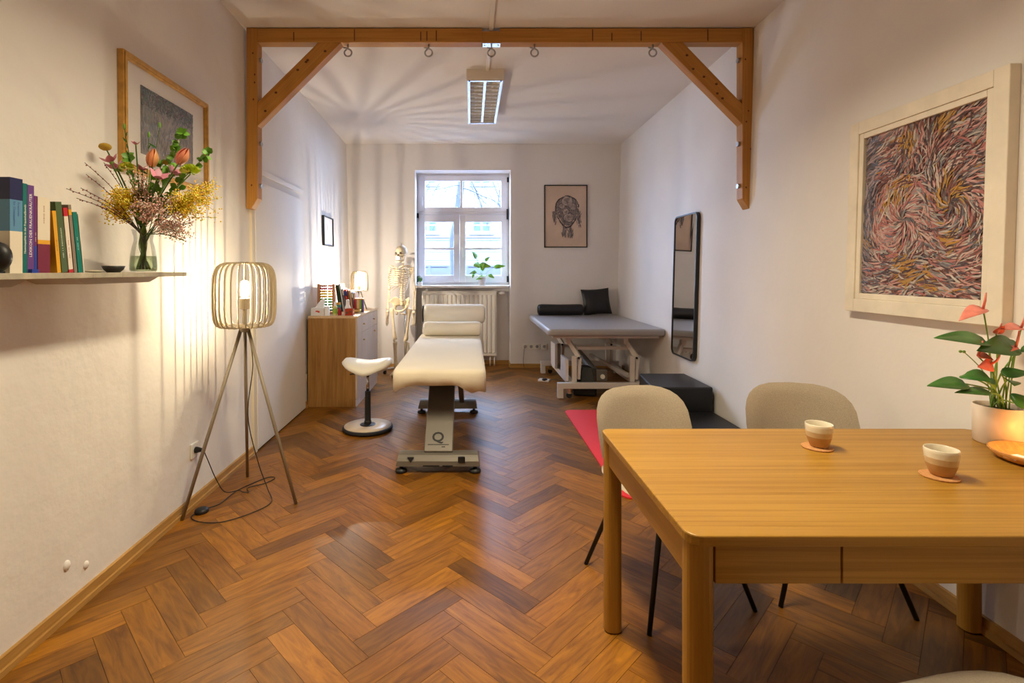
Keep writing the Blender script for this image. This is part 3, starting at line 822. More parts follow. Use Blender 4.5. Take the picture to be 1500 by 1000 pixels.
# ------------------------------------------------------------------ shelf on the left wall with books and flowers
SX, SZ = -1.36, 1.352
sh = thing('wall_shelf', 'worn stone coloured wall shelf carrying books and the flower vase', 'shelf', (-1.48, 1.7, SZ))
def shx(y, z, d): return Vector((XL(y, z)+d, y, z))
Y0S, Y1S = 0.55, 2.436
cuts = [Y0S, 1.15, 1.83, 1.985, 2.12, Y1S]
for a, b in zip(cuts, cuts[1:]):
    pts = [(XL(a, SZ), a, SZ-0.019), (SX, a, SZ-0.019), (SX, b, SZ-0.019), (XL(b, SZ), b, SZ-0.019)]
    MB().prism(pts, (0, 0, 0.019)).build('board', 'stone', sh, bevel=0.0015)
for (a, b) in ((1.0, 1.63), (1.80, 2.30)):
    pts = [(SX-0.05, a, SZ-0.019), (SX-0.05, b, SZ-0.019), (SX-0.05, b-0.07, SZ-0.043), (SX-0.05, a+0.07, SZ-0.043)]
    MB().prism(pts, (-0.19, 0, 0)).build('support', 'stoneside', sh, recalc=True)

def book(label, y0, y1, h, bands, tilt=0.0, depth=0.2, xo=0.0, text=None, tcol=(0.9, 0.88, 0.8), tsize=None, toff=0.02, down=False):
    """bands: [(fraction of the height, colour)] from the bottom; spine looks into the room (+X)"""
    t = y1-y0
    b = thing('book', label, 'book', (SX-0.02-xo, y0 if tilt >= 0 else y0, SZ), 0, 'books on the wall shelf')
    b.rotation_euler = (tilt, 0, 0)
    if tilt: b.location.z = SZ+max(0.0, 0.0)
    mb = MB(); z = 0
    for fr, c in bands:
        z2 = z+h*fr
        mb.color(c).box(-depth, 0, z, 0, 0.0022, z2); mb.box(-depth, t-0.0022, z, 0, t, z2); mb.box(-0.003, 0.0022, z, 0, t-0.0022, z2)
        z = z2
    mb.build('cover', 'tint', b, local=True)
    MB().box(-depth+0.004, 0.0022, 0.003, -0.003, t-0.0022, h-0.003).build('pages', 'paper', b, local=True)
    if isinstance(text, int):      # print too small to read in the photo: a row of tiny glyph-like strokes
        s = tsize or t*0.55; tm = MB().color(tcol); rg_ = random.Random(int(y0*1e4)); zz = toff
        for i in range(text+4):
            gh = s*rg_.uniform(0.3, 0.5); gw = s*rg_.uniform(0.28, 0.42)
            if rg_.random() < 0.85: tm.box(-0.0001, t/2-gh/2, zz, 0.0003, t/2+gh/2, zz+gw*0.45)
            zz += gw*1.05
        tm.build('spine_lettering', 'tint', b, local=True)
    elif text:
        s = tsize or t*0.55
        lines = text if isinstance(text, (list, tuple)) else [text]
        for i, ln in enumerate(lines):
            yy = t*(i+1)/(len(lines)+1)
            tm = text_mesh(ln, s, (0, yy, toff), (0, 0, -1 if down else 1), (0, 1 if down else -1, 0))
            if tm.v: tm.color(tcol); tm.c = [tcol]*len(tm.f); tm.build('spine_lettering', 'tint', b, local=True)
    return b
NAVY = (0.012, 0.014, 0.075); SKY = (0.10, 0.26, 0.42); CREAM = (0.74, 0.66, 0.52); TEAL = (0.0, 0.14, 0.12); PURP = (0.13, 0.045, 0.22)
MAR = (0.17, 0.012, 0.035); YEL = (0.72, 0.36, 0.015); GRN = (0.07, 0.11, 0.04); BRN = (0.055, 0.045, 0.012); RED = (0.5, 0.012, 0.02); BLU = (0.02, 0.05, 0.32)
book('thick navy, blue and cream book, widest on the wall shelf', 1.522, 1.565, 0.288, [(0.44, CREAM), (0.33, SKY), (0.23, NAVY)], text=['für Osteopathen', 'Anatomie'], tcol=(0.03, 0.05, 0.25), tsize=0.0112, toff=0.217, down=True)
book('slim teal book between the navy book and the purple one', 1.566, 1.581, 0.277, [(1, TEAL)], text='Homöopathie in der Frauenheilkunde', tsize=0.010, toff=0.06)
book('tall purple book with pale serif title on the wall shelf', 1.582, 1.606, 0.275, [(1, PURP)], text='LEXIKON DER FRAUENKRÄUTER', tsize=0.0135, toff=0.05)
book('narrow violet and blue book beside the tall purple one', 1.607, 1.617, 0.244, [(0.35, BLU), (0.65, (0.14, 0.02, 0.13))], tcol=(0.8, 0.7, 0.3), text=7, tsize=0.007, toff=0.1)
book('cream and maroon book with a yellow band on the wall shelf', 1.620, 1.667, 0.244, [(0.38, MAR), (0.055, YEL), (0.565, CREAM)], text=10, tcol=(0.35, 0.1, 0.1), tsize=0.011, toff=0.16)
book('yellow paperback leaning on the cream book', 1.697, 1.712, 0.206, [(1, YEL)], tilt=math.radians(6), text=9, tcol=(0.3, 0.1, 0.0), tsize=0.009, toff=0.07)
book('dark green book leaning beside the yellow paperback', 1.716, 1.742, 0.238, [(1, GRN)], tilt=math.radians(7), text=22, tcol=(0.75, 0.75, 0.6), tsize=0.011, toff=0.05)
book('white spined book with red ends leaning on the shelf', 1.747, 1.765, 0.222, [(0.05, RED), (0.82, (0.72, 0.64, 0.53)), (0.13, RED)], tilt=math.radians(7), text=15, tcol=(0.4, 0.03, 0.03), tsize=0.009, toff=0.05)
book('grey brown book leaning between white and teal spines', 1.770, 1.783, 0.235, [(0.85, (0.24, 0.19, 0.14)), (0.08, YEL), (0.07, (0.24, 0.19, 0.14))], tilt=math.radians(7))
book('bright teal book leaning near the end of the row', 1.788, 1.808, 0.212, [(1, (0.0, 0.17, 0.13))], tilt=math.radians(7.5), text=10, tcol=(0.6, 0.75, 0.7), tsize=0.009, toff=0.08)
book('thin white booklet leaning last in the row', 1.812, 1.817, 0.208, [(1, (0.72, 0.66, 0.56))], tilt=math.radians(7.5))
book('flat blue booklet lying under the navy and teal books', 1.585, 1.61, 0.012, [(1, BLU)], xo=-0.012, depth=0.05)

# round black object at the picture edge
SPX, SPY = -1.395, 1.488
sp = thing('speaker', 'round black speaker at the near end of the shelf', 'speaker', (SPX, SPY, SZ))
MB().lathe([(0.0, -0.02), (0.03, -0.022), (0.044, -0.012), (0.046, 0.0), (0.044, 0.012), (0.03, 0.022), (0.0, 0.022)], (SPX, SPY, SZ+0.048), 28, caps=False, rot=Matrix.Rotation(PI/2, 3, 'X') @ Matrix.Identity(3)).build('body', 'black', sp, smooth=True)
MB().box(SPX-0.02, SPY-0.014, SZ, SPX+0.02, SPY+0.014, SZ+0.006).build('foot', 'black', sp)

bw = thing('small_bowl', 'small black bowl beside the glass vase', 'bowl', (-1.42, 2.02, SZ))
MB().lathe([(0.022, 0), (0.034, 0.012), (0.040, 0.026), (0.037, 0.026), (0.03, 0.012), (0.0, 0.008)], (-1.42, 2.02, SZ), 24, caps=False).lathe([(0.022, 0.0), (0.0, 0.0005)], (-1.42, 2.02, SZ), 24, caps=False).build('shell', 'bowlblack', bw, smooth=True)
pb = thing('pebble', 'flat brown stone lying beside the black bowl', 'stone', (-1.44, 1.945, SZ))
MB().ball((-1.44, 1.945, SZ+0.005), (0.03, 0.036, 0.005), 14, 6).build('stone', 'stone', pb, smooth=True)

# ---- vase
VX, VY = -1.42, 2.205
va = thing('glass_vase', 'clear glass carafe vase holding the spring bouquet', 'vase', (VX, VY, SZ))
prof = [(0.0, 0.002), (0.045, 0.002), (0.052, 0.008), (0.053, 0.03), (0.050, 0.07), (0.043, 0.11), (0.036, 0.135), (0.036, 0.15), (0.042, 0.172), (0.046, 0.185)]
MB().lathe(prof, (VX, VY, SZ), 32, caps=False).build('glass', 'vaseglass', va, smooth=True)
MB().lathe([(0.0, 0.006), (0.045, 0.006), (0.0495, 0.012), (0.050, 0.03), (0.0475, 0.07), (0.0, 0.071)], (VX, VY, SZ), 24, caps=False).build('water', 'water', va, smooth=True)
neck = Vector((VX, VY, SZ+0.145))
RF = random.Random(21)
def fp(px, py, dy=0.0):
    """a bloom position on the bouquet, dy in front of (-) or behind (+) the vase axis"""
    y = min(VY+dy, FPX*1.545/(690-px))      # stay clear of the wall
    return Vector(((px-690)*y/FPX, y, H-(py-396)*y/FPX))
def stem_path(end, n=8, sag=0.0, up=0.06):
    a = RF.uniform(0, 2*PI); r = RF.uniform(0.01, 0.035)
    foot = Vector((VX+r*math.cos(a), VY+r*math.sin(a), SZ+0.012))
    nk = neck+Vector((-r*0.5*math.cos(a), -r*0.5*math.sin(a), RF.uniform(-0.01, 0.01)))
    d = Vector(end)-nk
    mid = nk+d*0.5+Vector((0, 0, up*d.length))
    return spline([foot, nk, mid, end], n)
def flower(name, label, end, group, stemmat='stem', r=0.0028, up=0.06):
    f = thing(name, label, 'flower', (VX, VY, SZ+0.01), 0, group)
    p = stem_path(end, up=up)
    MB().tube(p, r, 6).build('stem', stemmat, f, smooth=True)
    d = (p[-1]-p[-4]).normalized()
    return f, p, d
def basis(d):
    a = d.orthogonal().normalized(); return a, d.cross(a)
GB = 'flowers in the glass vase'
def tulip(label, end, size, colr):
    f, p, d = flower('tulip', label, end, GB, r=0.0035)
    a, b = basis(d); e = Vector(end)
    for k in range(6):
        t = k*PI/3; rad = a*math.cos(t)+b*math.sin(t); tan = d.cross(rad)
        w = 0.62 if k % 2 else 0.55
        def fn(u, v, rad=rad, tan=tan, w=w):
            z = v; prof = 0.335*math.sin(PI*min(1, z*0.72+0.14))**0.75*(1-0.45*z**3)
            ang = (u-0.5)*1.9*w*(math.sin(PI*min(0.985, z*0.84+0.15))**0.7)
            return e+d*(size*(z-0.08))+ (rad*math.cos(ang)+tan*math.sin(ang))*(size*prof*(1.0 if k % 2 else 0.84))
        mb = MB().color((colr[0]*RF.uniform(.9, 1.1), colr[1]*RF.uniform(.85, 1.15), colr[2])).grid(fn, 4, 7)
        mb.build('petal', 'tintleaf', f, smooth=True)
    for s in (0.25, -0.35):
        q = p[len(p)//2]; m = MB().leaf(q, q+Vector((s*0.1, -0.01, 0.13)), 0.022, (0, -1, 0.2), 0.1); m.build('leaf', 'leaf', f, smooth=True)
    return f
tulip('coral tulip, right and brighter of the two in the vase', fp(262, 238, -0.05), 0.080, (0.84, 0.27, 0.16))
tulip('orange tulip, left of the two in the vase', fp(222, 242, -0.03), 0.078, (0.80, 0.32, 0.13))
def lily(label, end, size):
    f, p, d = flower('pink_flower', label, end, GB, 'stemdark')
    a, b = basis(d); e = Vector(end)
    for k in range(5):
        t = k*2*PI/5+RF.random(); out = (a*math.cos(t)+b*math.sin(t))
        m = MB().color((0.70+RF.uniform(-.06, .06), 0.28, 0.38)).leaf(e, e+d*size*0.7+out*size*0.62, size*0.62, out-d*0.2, -0.15, 0.2)
        m.build('petal', 'tintleaf', f, smooth=True)
    MB().ball(e, size*0.16, 8, 6).build('heart', 'stem', f, smooth=True)
for (px, py, s, l) in ((163, 238, .05, 'pink star flower at the left of the bouquet under the yellow button'), (172, 248, .05, 'pink star flower beside the lime carnation at left'), (208, 250, .042, 'small pink flower between the lime carnation and the orange tulip'), (231, 262, .055, 'open pink flower in the middle below the orange tulip'), (254, 256, .05, 'pink flower below the coral tulip'), (252, 298, .03, 'pink flower low among the pale blossom sprays'), (199, 212, .025, 'small pink bud above the orange tulip at left')):
    lily(l, fp(px, py, RF.uniform(-0.1, -0.02)), s)
def button(label, end, s):
    f, p, d = flower('yellow_button_flower', label, end, GB, 'stemdark')
    MB().ball(Vector(end), (s, s, s*0.66), 14, 8).build('flower_head', mat('button_yellow', (0.50, 0.31, 0.03), 0.9, bump=0.6, bscale=500) if 'button' not in M else M['button'], f, smooth=True)
M['button'] = mat('button_yellow', (0.50, 0.31, 0.03), 0.9, bump=0.6, bscale=500)
button('round ochre button flower at the top left of the bouquet', fp(154, 215, -0.02), 0.024)
button('round ochre button flower below the coral tulip', fp(244, 238, 0.0), 0.016)
def carnation(label, end, s, col):
    f, p, d = flower('carnation', label, end, GB, 'stem')
    m = MB()
    for k in range(130):
        t = RF.uniform(0, 2*PI); q = math.sqrt(RF.uniform(0, 1))
        dr_ = Vector((math.cos(t)*q, math.sin(t)*q, math.sqrt(1-q*q)*0.95))
        m.color((col[0]*RF.uniform(.8, 1.2), col[1]*RF.uniform(.8, 1.15), col[2])).leaf(Vector(end)+dr_*s*0.3, Vector(end)+dr_*s, s*0.5, Vector((RF.uniform(-1, 1), RF.uniform(-1, 1), 1)), 0.1, 0.4, 3)
    m.build('petals', 'tintleaf', f)
carnation('lime green ruffled carnation at the right of the bouquet', fp(279, 255, -0.06), 0.046, (0.58, 0.66, 0.05))
carnation('lime yellow ruffled carnation at the left of the bouquet', fp(186, 248, -0.05), 0.034, (0.62, 0.64, 0.07))
carnation('lime yellow carnation half hidden under the left pink flower', fp(174, 252, -0.02), 0.020, (0.48, 0.48, 0.05))
def greens(label, end, n, spread):
    f = thing('green_branch', label, 'foliage', (VX, VY, SZ+0.01), 0, GB); p = stem_path(end)
    MB().tube(p, 0.0018, 5).build('stem', 'stem', f, smooth=True)
    L0 = None
    for k in range(n):
        q = p[int(len(p)*(0.55+0.44*k/n))]
        for s in range(3):
            d = Vector((RF.uniform(-1, 1), RF.uniform(-1, .4), RF.uniform(-.5, 1))).normalized()
            m = MB().leaf(q, q+d*spread, spread*0.95, Vector((RF.uniform(-.5, .5), -1, RF.uniform(-.3, .8))), 0.15, 0.2, 4, 'round')
            m.build('leaf', 'leaf2', f, smooth=True)
greens('leafy green branch rising above the coral tulip', fp(270, 190, -0.02), 14, 0.027)
greens('leafy green sprig reaching out right past the picture frame', fp(310, 220, -0.02), 13, 0.027)
greens('leafy green sprig between the two tulips', fp(238, 236, 0.0), 10, 0.027)
greens('leafy green sprig at the left above the pink flowers', fp(186, 220, 0.0), 6, 0.028)
greens('leafy green sprig behind the lime carnation', fp(268, 270, -0.02), 6, 0.026)
greens('low green leaves in the middle of the bouquet', fp(200, 285, -0.02), 7, 0.03)
def buds(label, end, nb):
    f = thing('bud_flower', label, 'foliage', (VX, VY, SZ+0.01), 0, GB); p = stem_path(end)
    m = MB().tube(p, 0.0016, 5)
    m.build('stem', 'stemdark', f, smooth=True)
    MB().ball(Vector(end)+V(0, 0, 0.008), (0.005, 0.005, 0.014), 8, 6).build('bud', 'leaf2', f, smooth=True)
    for k in range(nb):
        q = p[int(len(p)*(0.6+0.35*k/max(1, nb)))]
        MB().leaf(q, q+V(RF.uniform(-.03, .03), -0.01, 0.02), 0.008, (0, -1, 0.3)).build('leaf', 'leaf', f, smooth=True)
buds('thin green stem with a pointed bud above the orange tulip', fp(218, 200, 0.0), 4)
buds('thin green stem with a bud in front of the picture print', fp(234, 186, 0.02), 3)
buds('thin curved green stem near the left edge of the gilded frame', fp(182, 188, 0.0), 8)
def twig(label, end, bl):
    f = thing('budding_twig', label, 'twig', (VX, VY, SZ+0.01), 0, 'bare budding twigs in the vase'); p = stem_path(end, up=0.10)
    MB().tube(p, [0.0019-0.0007*i/len(p) for i in range(len(p))], 5).build('stem', 'twig', f, smooth=True)
    m = MB()
    for k in range(11):
        q = p[int(len(p)*(0.5+0.5*k/11))]; m.ball(q+V(RF.uniform(-.004, .004), 0, RF.uniform(-.004, .004)), 0.0032, 6, 4)
    m.build('twig_buds', bl, f)
M['budpink'] = mat('twig_bud', (0.30, 0.10, 0.08), 0.7)
for (px, py, l) in ((97, 276, 'budding twig reaching furthest left over the books'), (112, 290, 'budding twig pointing left just above the teal book'), (124, 238, 'budding twig arching to the upper left of the vase'), (126, 255, 'budding twig in the middle of the left fan'), (118, 275, 'budding twig with small buds at far left, second lowest'), (152, 238, 'short budding twig rising left below the ochre button'), (140, 300, 'low budding twig over the yellow mimosa')):
    twig(l, fp(px, py, RF.uniform(-.06, .03)), 'budpink')
def spray(name, label, path_end, centre, rad, n, bs, col, cat='flower', nb=26):
    """a spray of many tiny blossoms; blossoms are uncountable, one part"""
    f = thing(name, label, cat, (VX, VY, SZ+0.01), 0, GB); p = stem_path(path_end, up=0.12)
    MB().tube(p, 0.002, 5).build('stem', 'stemdark', f, smooth=True)
    m = MB(); tw = MB()
    c = Vector(centre)
    for k in range(nb):
        o = c+Vector((RF.uniform(-1, 1)*rad[0], RF.uniform(-1, 1)*rad[1], RF.uniform(-1, 1)*rad[2]))
        st = p[int(len(p)*RF.uniform(0.5, 0.95))]
        mid = (st+o)/2+V(0, 0, 0.012)
        pp = spline([st, mid, o], 4)
        tw.tube(pp, 0.0007, 3)
        for i in range(n//nb):
            t = RF.uniform(0.35, 1); q = pp[min(len(pp)-1, int(t*len(pp)))]
            s = bs*RF.uniform(.7, 1.2)
            m.color(tuple(ch*RF.uniform(.75, 1.15) for ch in col)).ball(q+Vector((RF.gauss(0, 1), RF.gauss(0, 1), RF.gauss(0, 1)))*0.010, s, 5, 4)
    tw.build('twiglets', 'stemdark', f)
    o = m.build('blossoms', 'tintleaf', f, kind='stuff')
    return f
YM = (0.90, 0.66, 0.015)
spray('mimosa_spray', 'dense yellow mimosa spray at the left of the vase', fp(180, 288, -.05), fp(182, 290, -.06), (.055, .05, .032), 1300, 0.0033, YM, nb=40)
spray('mimosa_spray', 'yellow mimosa sprig drooping left over the vase neck', fp(175, 312, -.05), fp(170, 312, -.06), (.055, .04, .035), 480, 0.0031, YM, nb=26)
spray('mimosa_spray', 'wide yellow mimosa spray at the right of the vase', fp(285, 295, -.03), fp(284, 298, -.05), (.085, .06, .055), 1600, 0.0031, YM, nb=50)
spray('mimosa_spray', 'loose yellow mimosa tip at the far right edge of the bouquet', fp(300, 285, -.02), fp(305, 283, -.03), (.045, .04, .05), 480, 0.0030, YM, nb=24)
PK = (0.74, 0.46, 0.36)
spray('blossom_spray', 'dense pale pink blossom spray in the middle of the bouquet', fp(225, 300, -.07), fp(226, 302, -.09), (.085, .05, .055), 900, 0.0032, PK, nb=60)
spray('blossom_spray', 'pale pink blossom branch drooping right below the bouquet', fp(265, 340, -.05), fp(255, 330, -.06), (.07, .05, .03), 420, 0.0030, PK, nb=36)
spray('blossom_spray', 'pale pink blossom sprig hanging lowest at the right', fp(270, 352, -.04), fp(268, 346, -.05), (.045, .03, .025), 160, 0.0028, PK, nb=18)
spray('blossom_spray', 'pale pink blossoms above the left mimosa', fp(205, 275, -.05), fp(206, 272, -.06), (.035, .04, .045), 260, 0.0029, PK, nb=24)

# ------------------------------------------------------------------ pictures
def strokes(W, y0, y1, z0, z1, d, n, pal, field, ls, ws, seed, pick):
    rs = random.Random(seed); m = MB()
    for k in range(n):
        u, v = rs.random(), rs.random()
        ang = field(u, v)+rs.gauss(0, 0.25); L = ls*rs.uniform(.5, 1.5); w = ws*rs.uniform(.6, 1.5)
        curv = rs.uniform(-1.2, 1.2)
        col = pick(u, v, rs)
        pts = []
        x, z = u*(y1-y0), v*(z1-z0); a = ang
        for i in range(5):
            pts.append((x, z, a)); x += math.cos(a)*L/4; z += math.sin(a)*L/4; a += curv/4
        vs_ = []; lay = d+0.0002+k*0.0000012
        for i, (x, z, a) in enumerate(pts):
            ww = w*0.5*(0.35, 1, 1, 0.8, 0.15)[i]
            for s in (-1, 1):
                yy = min(y1, max(y0, y0+x-math.sin(a)*ww*s)); zz = min(z1, max(z0, z0+z+math.cos(a)*ww*s))
                vs_.append(W(yy, zz, lay))
        m.color(col)
        m.add(vs_, [(2*i, 2*i+1, 2*i+3, 2*i+2) for i in range(4)])
    return m
def frame_rect(W, y0, y1, z0, z1, w, d0, d1, name, m_, parent, inner=True):
    for (a, b, c, e) in ((y0, y0+w, z0, z1), (y1-w, y1, z0, z1), (y0+w, y1-w, z1-w, z1), (y0+w, y1-w, z0, z0+w)):
        mb = MB(); slab(mb, W, a, b, c, e, d0, d1); mb.build(name, m_, parent, bevel=0.003)
# gilded frame, left wall
g = thing('framed_print', 'gilded frame with a pale abstract print behind the bouquet', 'picture', LW(2.71, 1.83, 0))
GY0, GY1, GZ0, GZ1 = 2.32, 3.11, 1.825, 2.375
mb = MB(); slab(mb, LW, GY0+0.01, GY1-0.01, GZ0+0.01, GZ1-0.01, 0.004, 0.012); mb.build('mat_board', 'matboard', g)
frame_rect(LW, GY0, GY1, GZ0, GZ1, 0.032, 0.0, 0.03, 'frame_bar', 'goldframe', g)
frame_rect(LW, GY0+0.008, GY1-0.008, GZ0+0.008, GZ1-0.008, 0.016, 0.03, 0.036, 'frame_moulding', 'goldframe', g)
mb = MB(); mb.color((0.29, 0.26, 0.25)); slab(mb, LW, 2.47, 2.95, 1.93, 2.262, 0.008, 0.0145); pr = mb.build('print', 'paint', g)
def pk1(u, v, r):
    if v > 0.78-0.1*r.random(): return r.choice(((0.05, 0.05, 0.06), (0.10, 0.15, 0.13), (0.20, 0.22, 0.22), (0.13, 0.08, 0.10), (0.3, 0.3, 0.28)))
    return r.choice(((0.30, 0.26, 0.25), (0.25, 0.23, 0.24), (0.34, 0.30, 0.29), (0.17, 0.17, 0.21), (0.28, 0.25, 0.24), (0.18, 0.24, 0.26) if u < .25 else (0.4, 0.36, 0.35)))
strokes(LW, 2.47, 2.95, 1.93, 2.262, 0.0147, 1500, None, lambda u, v: PI/2+0.2*math.sin(9*u), 0.05, 0.006, 4, pk1).build('brush_strokes', 'paint', pr, kind='stuff')
def pk1b(u, v, r): return r.choice(((0.05, 0.05, 0.06), (0.06, 0.13, 0.11), (0.12, 0.17, 0.16), (0.14, 0.07, 0.09), (0.22, 0.22, 0.22), (0.08, 0.08, 0.14)))
strokes(LW, 2.47, 2.95, 2.165, 2.262, 0.0166, 500, None, lambda u, v: PI/2+1.3*math.sin(23*u), 0.022, 0.006, 6, pk1b).build('brush_strokes', 'paint', pr, kind='stuff')
def pk1c(u, v, r): return r.choice(((0.10, 0.13, 0.19), (0.16, 0.20, 0.22), (0.42, 0.36, 0.34), (0.12, 0.11, 0.17)))
strokes(LW, 2.47, 2.95, 1.93, 2.18, 0.0174, 90, None, lambda u, v: PI/2+0.3*math.sin(9*u), 0.06, 0.003, 16, pk1c).build('brush_strokes', 'paint', pr, kind='stuff')
mb = MB(); slab(mb, LW, GY0+0.03, GY1-0.03, GZ0+0.03, GZ1-0.03, 0.022, 0.0235); mb.build('glazing', 'picglass', g)
# small black frame, left wall far
sf = thing('small_framed_picture', 'small black framed pale picture on the left wall near the corner', 'picture', LW(5.98, 1.65, 0))
mb = MB(); slab(mb, LW, 5.78, 6.18, 1.66, 1.975, 0.004, 0.014); mb.build('picture_sheet', 'matboard', sf)
frame_rect(LW, 5.765, 6.195, 1.645, 1.99, 0.014, 0.0, 0.028, 'frame_bar', 'black', sf)
def pk2(u, v, r): return r.choice(((0.62, 0.45, 0.45), (0.52, 0.55, 0.66), (0.66, 0.5, 0.4), (0.5, 0.5, 0.6))) if 0.25 < u < 0.75 and 0.2 < v < 0.8 and r.random() < .9 else (0.72, 0.68, 0.68)
strokes(LW, 5.86, 6.1, 1.70, 1.93, 0.014, 120, None, lambda u, v: PI/2+u, 0.05, 0.02, 8, pk2).build('brush_strokes', 'paint', sf, kind='stuff')
# large white framed painting, right wall
p = thing('framed_painting', 'large abstract painting of pink and ochre strokes in a worn white frame', 'picture', RW(2.25, 1.15, 0))
PY0, PY1, PZ0, PZ1 = 1.853, 2.65, 1.153, 2.116
for (a, b, c, e) in ((PY0, PY0+0.06, PZ0, PZ1), (PY1-0.06, PY1, PZ0, PZ1), (PY0+0.06, PY1-0.06, PZ1-0.065, PZ1), (PY0+0.06, PY1-0.06, PZ0, PZ0+0.065)):
    mb = MB(); slab(mb, RW, a, b, c, e, 0.0, 0.042); mb.build('frame_board', 'framewhite', p, bevel=0.003)
for (a, b, c, e) in ((PY0+0.06, PY0+0.088, PZ0+0.065, PZ1-0.065), (PY1-0.088, PY1-0.06, PZ0+0.065, PZ1-0.065), (PY0+0.088, PY1-0.088, PZ1-0.093, PZ1-0.065), (PY0+0.088, PY1-0.088, PZ0+0.065, PZ0+0.093)):
    mb = MB(); slab(mb, RW, a, b, c, e, 0.0, 0.036); mb.build('inner_frame', 'framewhite', p, bevel=0.003)
cy0, cy1, cz0, cz1 = PY0+0.088, PY1-0.088, PZ0+0.093, PZ1-0.093
mb = MB(); mb.color((0.16, 0.12, 0.12)); slab(mb, RW, cy0, cy1, cz0, cz1, 0.0, 0.018); cv = mb.build('canvas', 'paint', p)
def fld(u, v):
    # u runs away from the viewer (left in the picture = u 1)
    a = 0.0
    dx, dz = u-0.62, v-0.45
    a = math.atan2(dz, dx)+PI/2
    dx2, dz2 = u-0.25, v-0.5
    if u < 0.42: a = math.atan2(dz2, dx2)+1.2+0.6*math.sin(7*v)
    if v > 0.7: a = 0.7*math.sin(9*u)+2.2
    if v < 0.2: a = 0.25*math.sin(8*u)
    if (dx*dx+dz*dz) < 0.035: a = math.atan2(dz, dx)+0.7
    return a
PKS = ((0.45, 0.19, 0.17), (0.36, 0.12, 0.11), (0.50, 0.27, 0.24), (0.52, 0.36, 0.32))
GRS = ((0.20, 0.17, 0.17), (0.27, 0.25, 0.25), (0.42, 0.36, 0.33), (0.13, 0.12, 0.14), (0.52, 0.45, 0.40))
DKS = ((0.11, 0.035, 0.03), (0.07, 0.04, 0.045), (0.19, 0.07, 0.055))
YLS = ((0.46, 0.22, 0.03), (0.40, 0.22, 0.05))
def pk3(u, v, r):
    d1 = math.hypot(u-0.70, (v-0.45))
    q = r.random()
    for (yu, yv, yr) in ((0.62, 0.86, .08), (0.68, 0.60, .09), (0.78, 0.5, .05), (0.27, 0.55, .08), (0.55, 0.17, .10), (0.2, 0.32, .06), (0.93, 0.27, .04), (0.35, 0.10, .08), (0.35, 0.93, .06)):
        if math.hypot(u-yu, v-yv) < yr and q < 0.50: return r.choice(YLS)
    if d1 < 0.2: return r.choice(PKS) if q < .72 else r.choice(GRS)
    if u > 0.9: return r.choice(((0.12, 0.13, 0.19), (0.28, 0.20, 0.22), (0.36, 0.28, 0.30), (0.1, 0.07, 0.08)))
    if q < .34: return r.choice(PKS)
    if q < .66: return r.choice(GRS)
    if q < .675: return r.choice(YLS)
    return r.choice(DKS)
strokes(RW, cy0, cy1, cz0, cz1, 0.018, 6500, None, fld, 0.062, 0.0062, 9, pk3).build('brush_strokes', 'paint', cv, kind='stuff')
# anatomical sheet, back wall
a = thing('framed_poster', 'sepia anatomical poster in a thin black frame on the back wall', 'picture', (1.325, YB, 1.68))
AX0, AX1, AZ0, AZ1 = 1.024, 1.627, 1.68, 2.556
def BW(x, z, d): return Vector((x, YB-d, z))
M['sepia'] = mat('sepia_paper', (0.60, 0.45, 0.35), 0.6, var=0.12, vscale=3.5)
MB().box(AX0+0.01, YB-0.012, AZ0+0.01, AX1-0.01, YB, AZ1-0.01).build('sheet', 'sepia', a)
for (x0, x1, z0, z1) in ((AX0, AX0+0.013, AZ0, AZ1), (AX1-0.013, AX1, AZ0, AZ1), (AX0+0.013, AX1-0.013, AZ1-0.013, AZ1), (AX0+0.013, AX1-0.013, AZ0, AZ0+0.013)):
    MB().box(x0, YB-0.022, z0, x1, YB, z1).build('frame_bar', 'black', a)
rs = random.Random(14); m = MB()
acx, acz = 1.345, 2.16
def inkstroke(x, z, ang, L, w, col, k, curv=0.0):
    pts = []
    for i in range(5):
        pts.append((x, z, ang)); x += math.cos(ang)*L/4; z += math.sin(ang)*L/4; ang += curv/4
    vs_ = []
    for i, (x, z, q) in enumerate(pts):
        ww = w*0.5*(0.4, 1, 1, 0.9, 0.3)[i]
        for s in (1, -1): vs_.append(BW(x-math.sin(q)*ww*s, z+math.cos(q)*ww*s, 0.0122+k*0.0000012))
    m.color(col); m.add(vs_, [(2*i, 2*i+1, 2*i+3, 2*i+2) for i in range(4)])
k = 0
INK = ((0.05, 0.04, 0.045), (0.10, 0.08, 0.085), (0.16, 0.13, 0.13), (0.26, 0.21, 0.20))
def pear(t, s=1.0):
    c, sn = math.cos(t), math.sin(t)
    w = 0.165*(1 if sn > 0 else 1-0.50*(-sn)**2.5); h = 0.150 if sn > 0 else 0.30
    if sn < 0: c = math.copysign(abs(c)**0.7, c)
    return acx+w*c*s, acz+0.09+h*sn*s
for i in range(1500):      # body tone
    t = rs.uniform(0, 2*PI); s = 0.84*math.sqrt(rs.random()); x, z = pear(t, s)
    inkstroke(x, z, t+PI/2+rs.gauss(0, .4), 0.05, 0.009, rs.choice(INK[1:]+((0.19, 0.155, 0.15), (0.23, 0.19, 0.18))), k, rs.uniform(-1, 1)); k += 1
for i in range(160):      # outline
    t = rs.uniform(0, 2*PI); q_ = rs.uniform(0.93, 1.0); x, z = pear(t, q_); x2, z2 = pear(t+0.12, q_)
    inkstroke(x, z, math.atan2(z2-z, x2-x), 0.04, 0.008, INK[0], k); k += 1
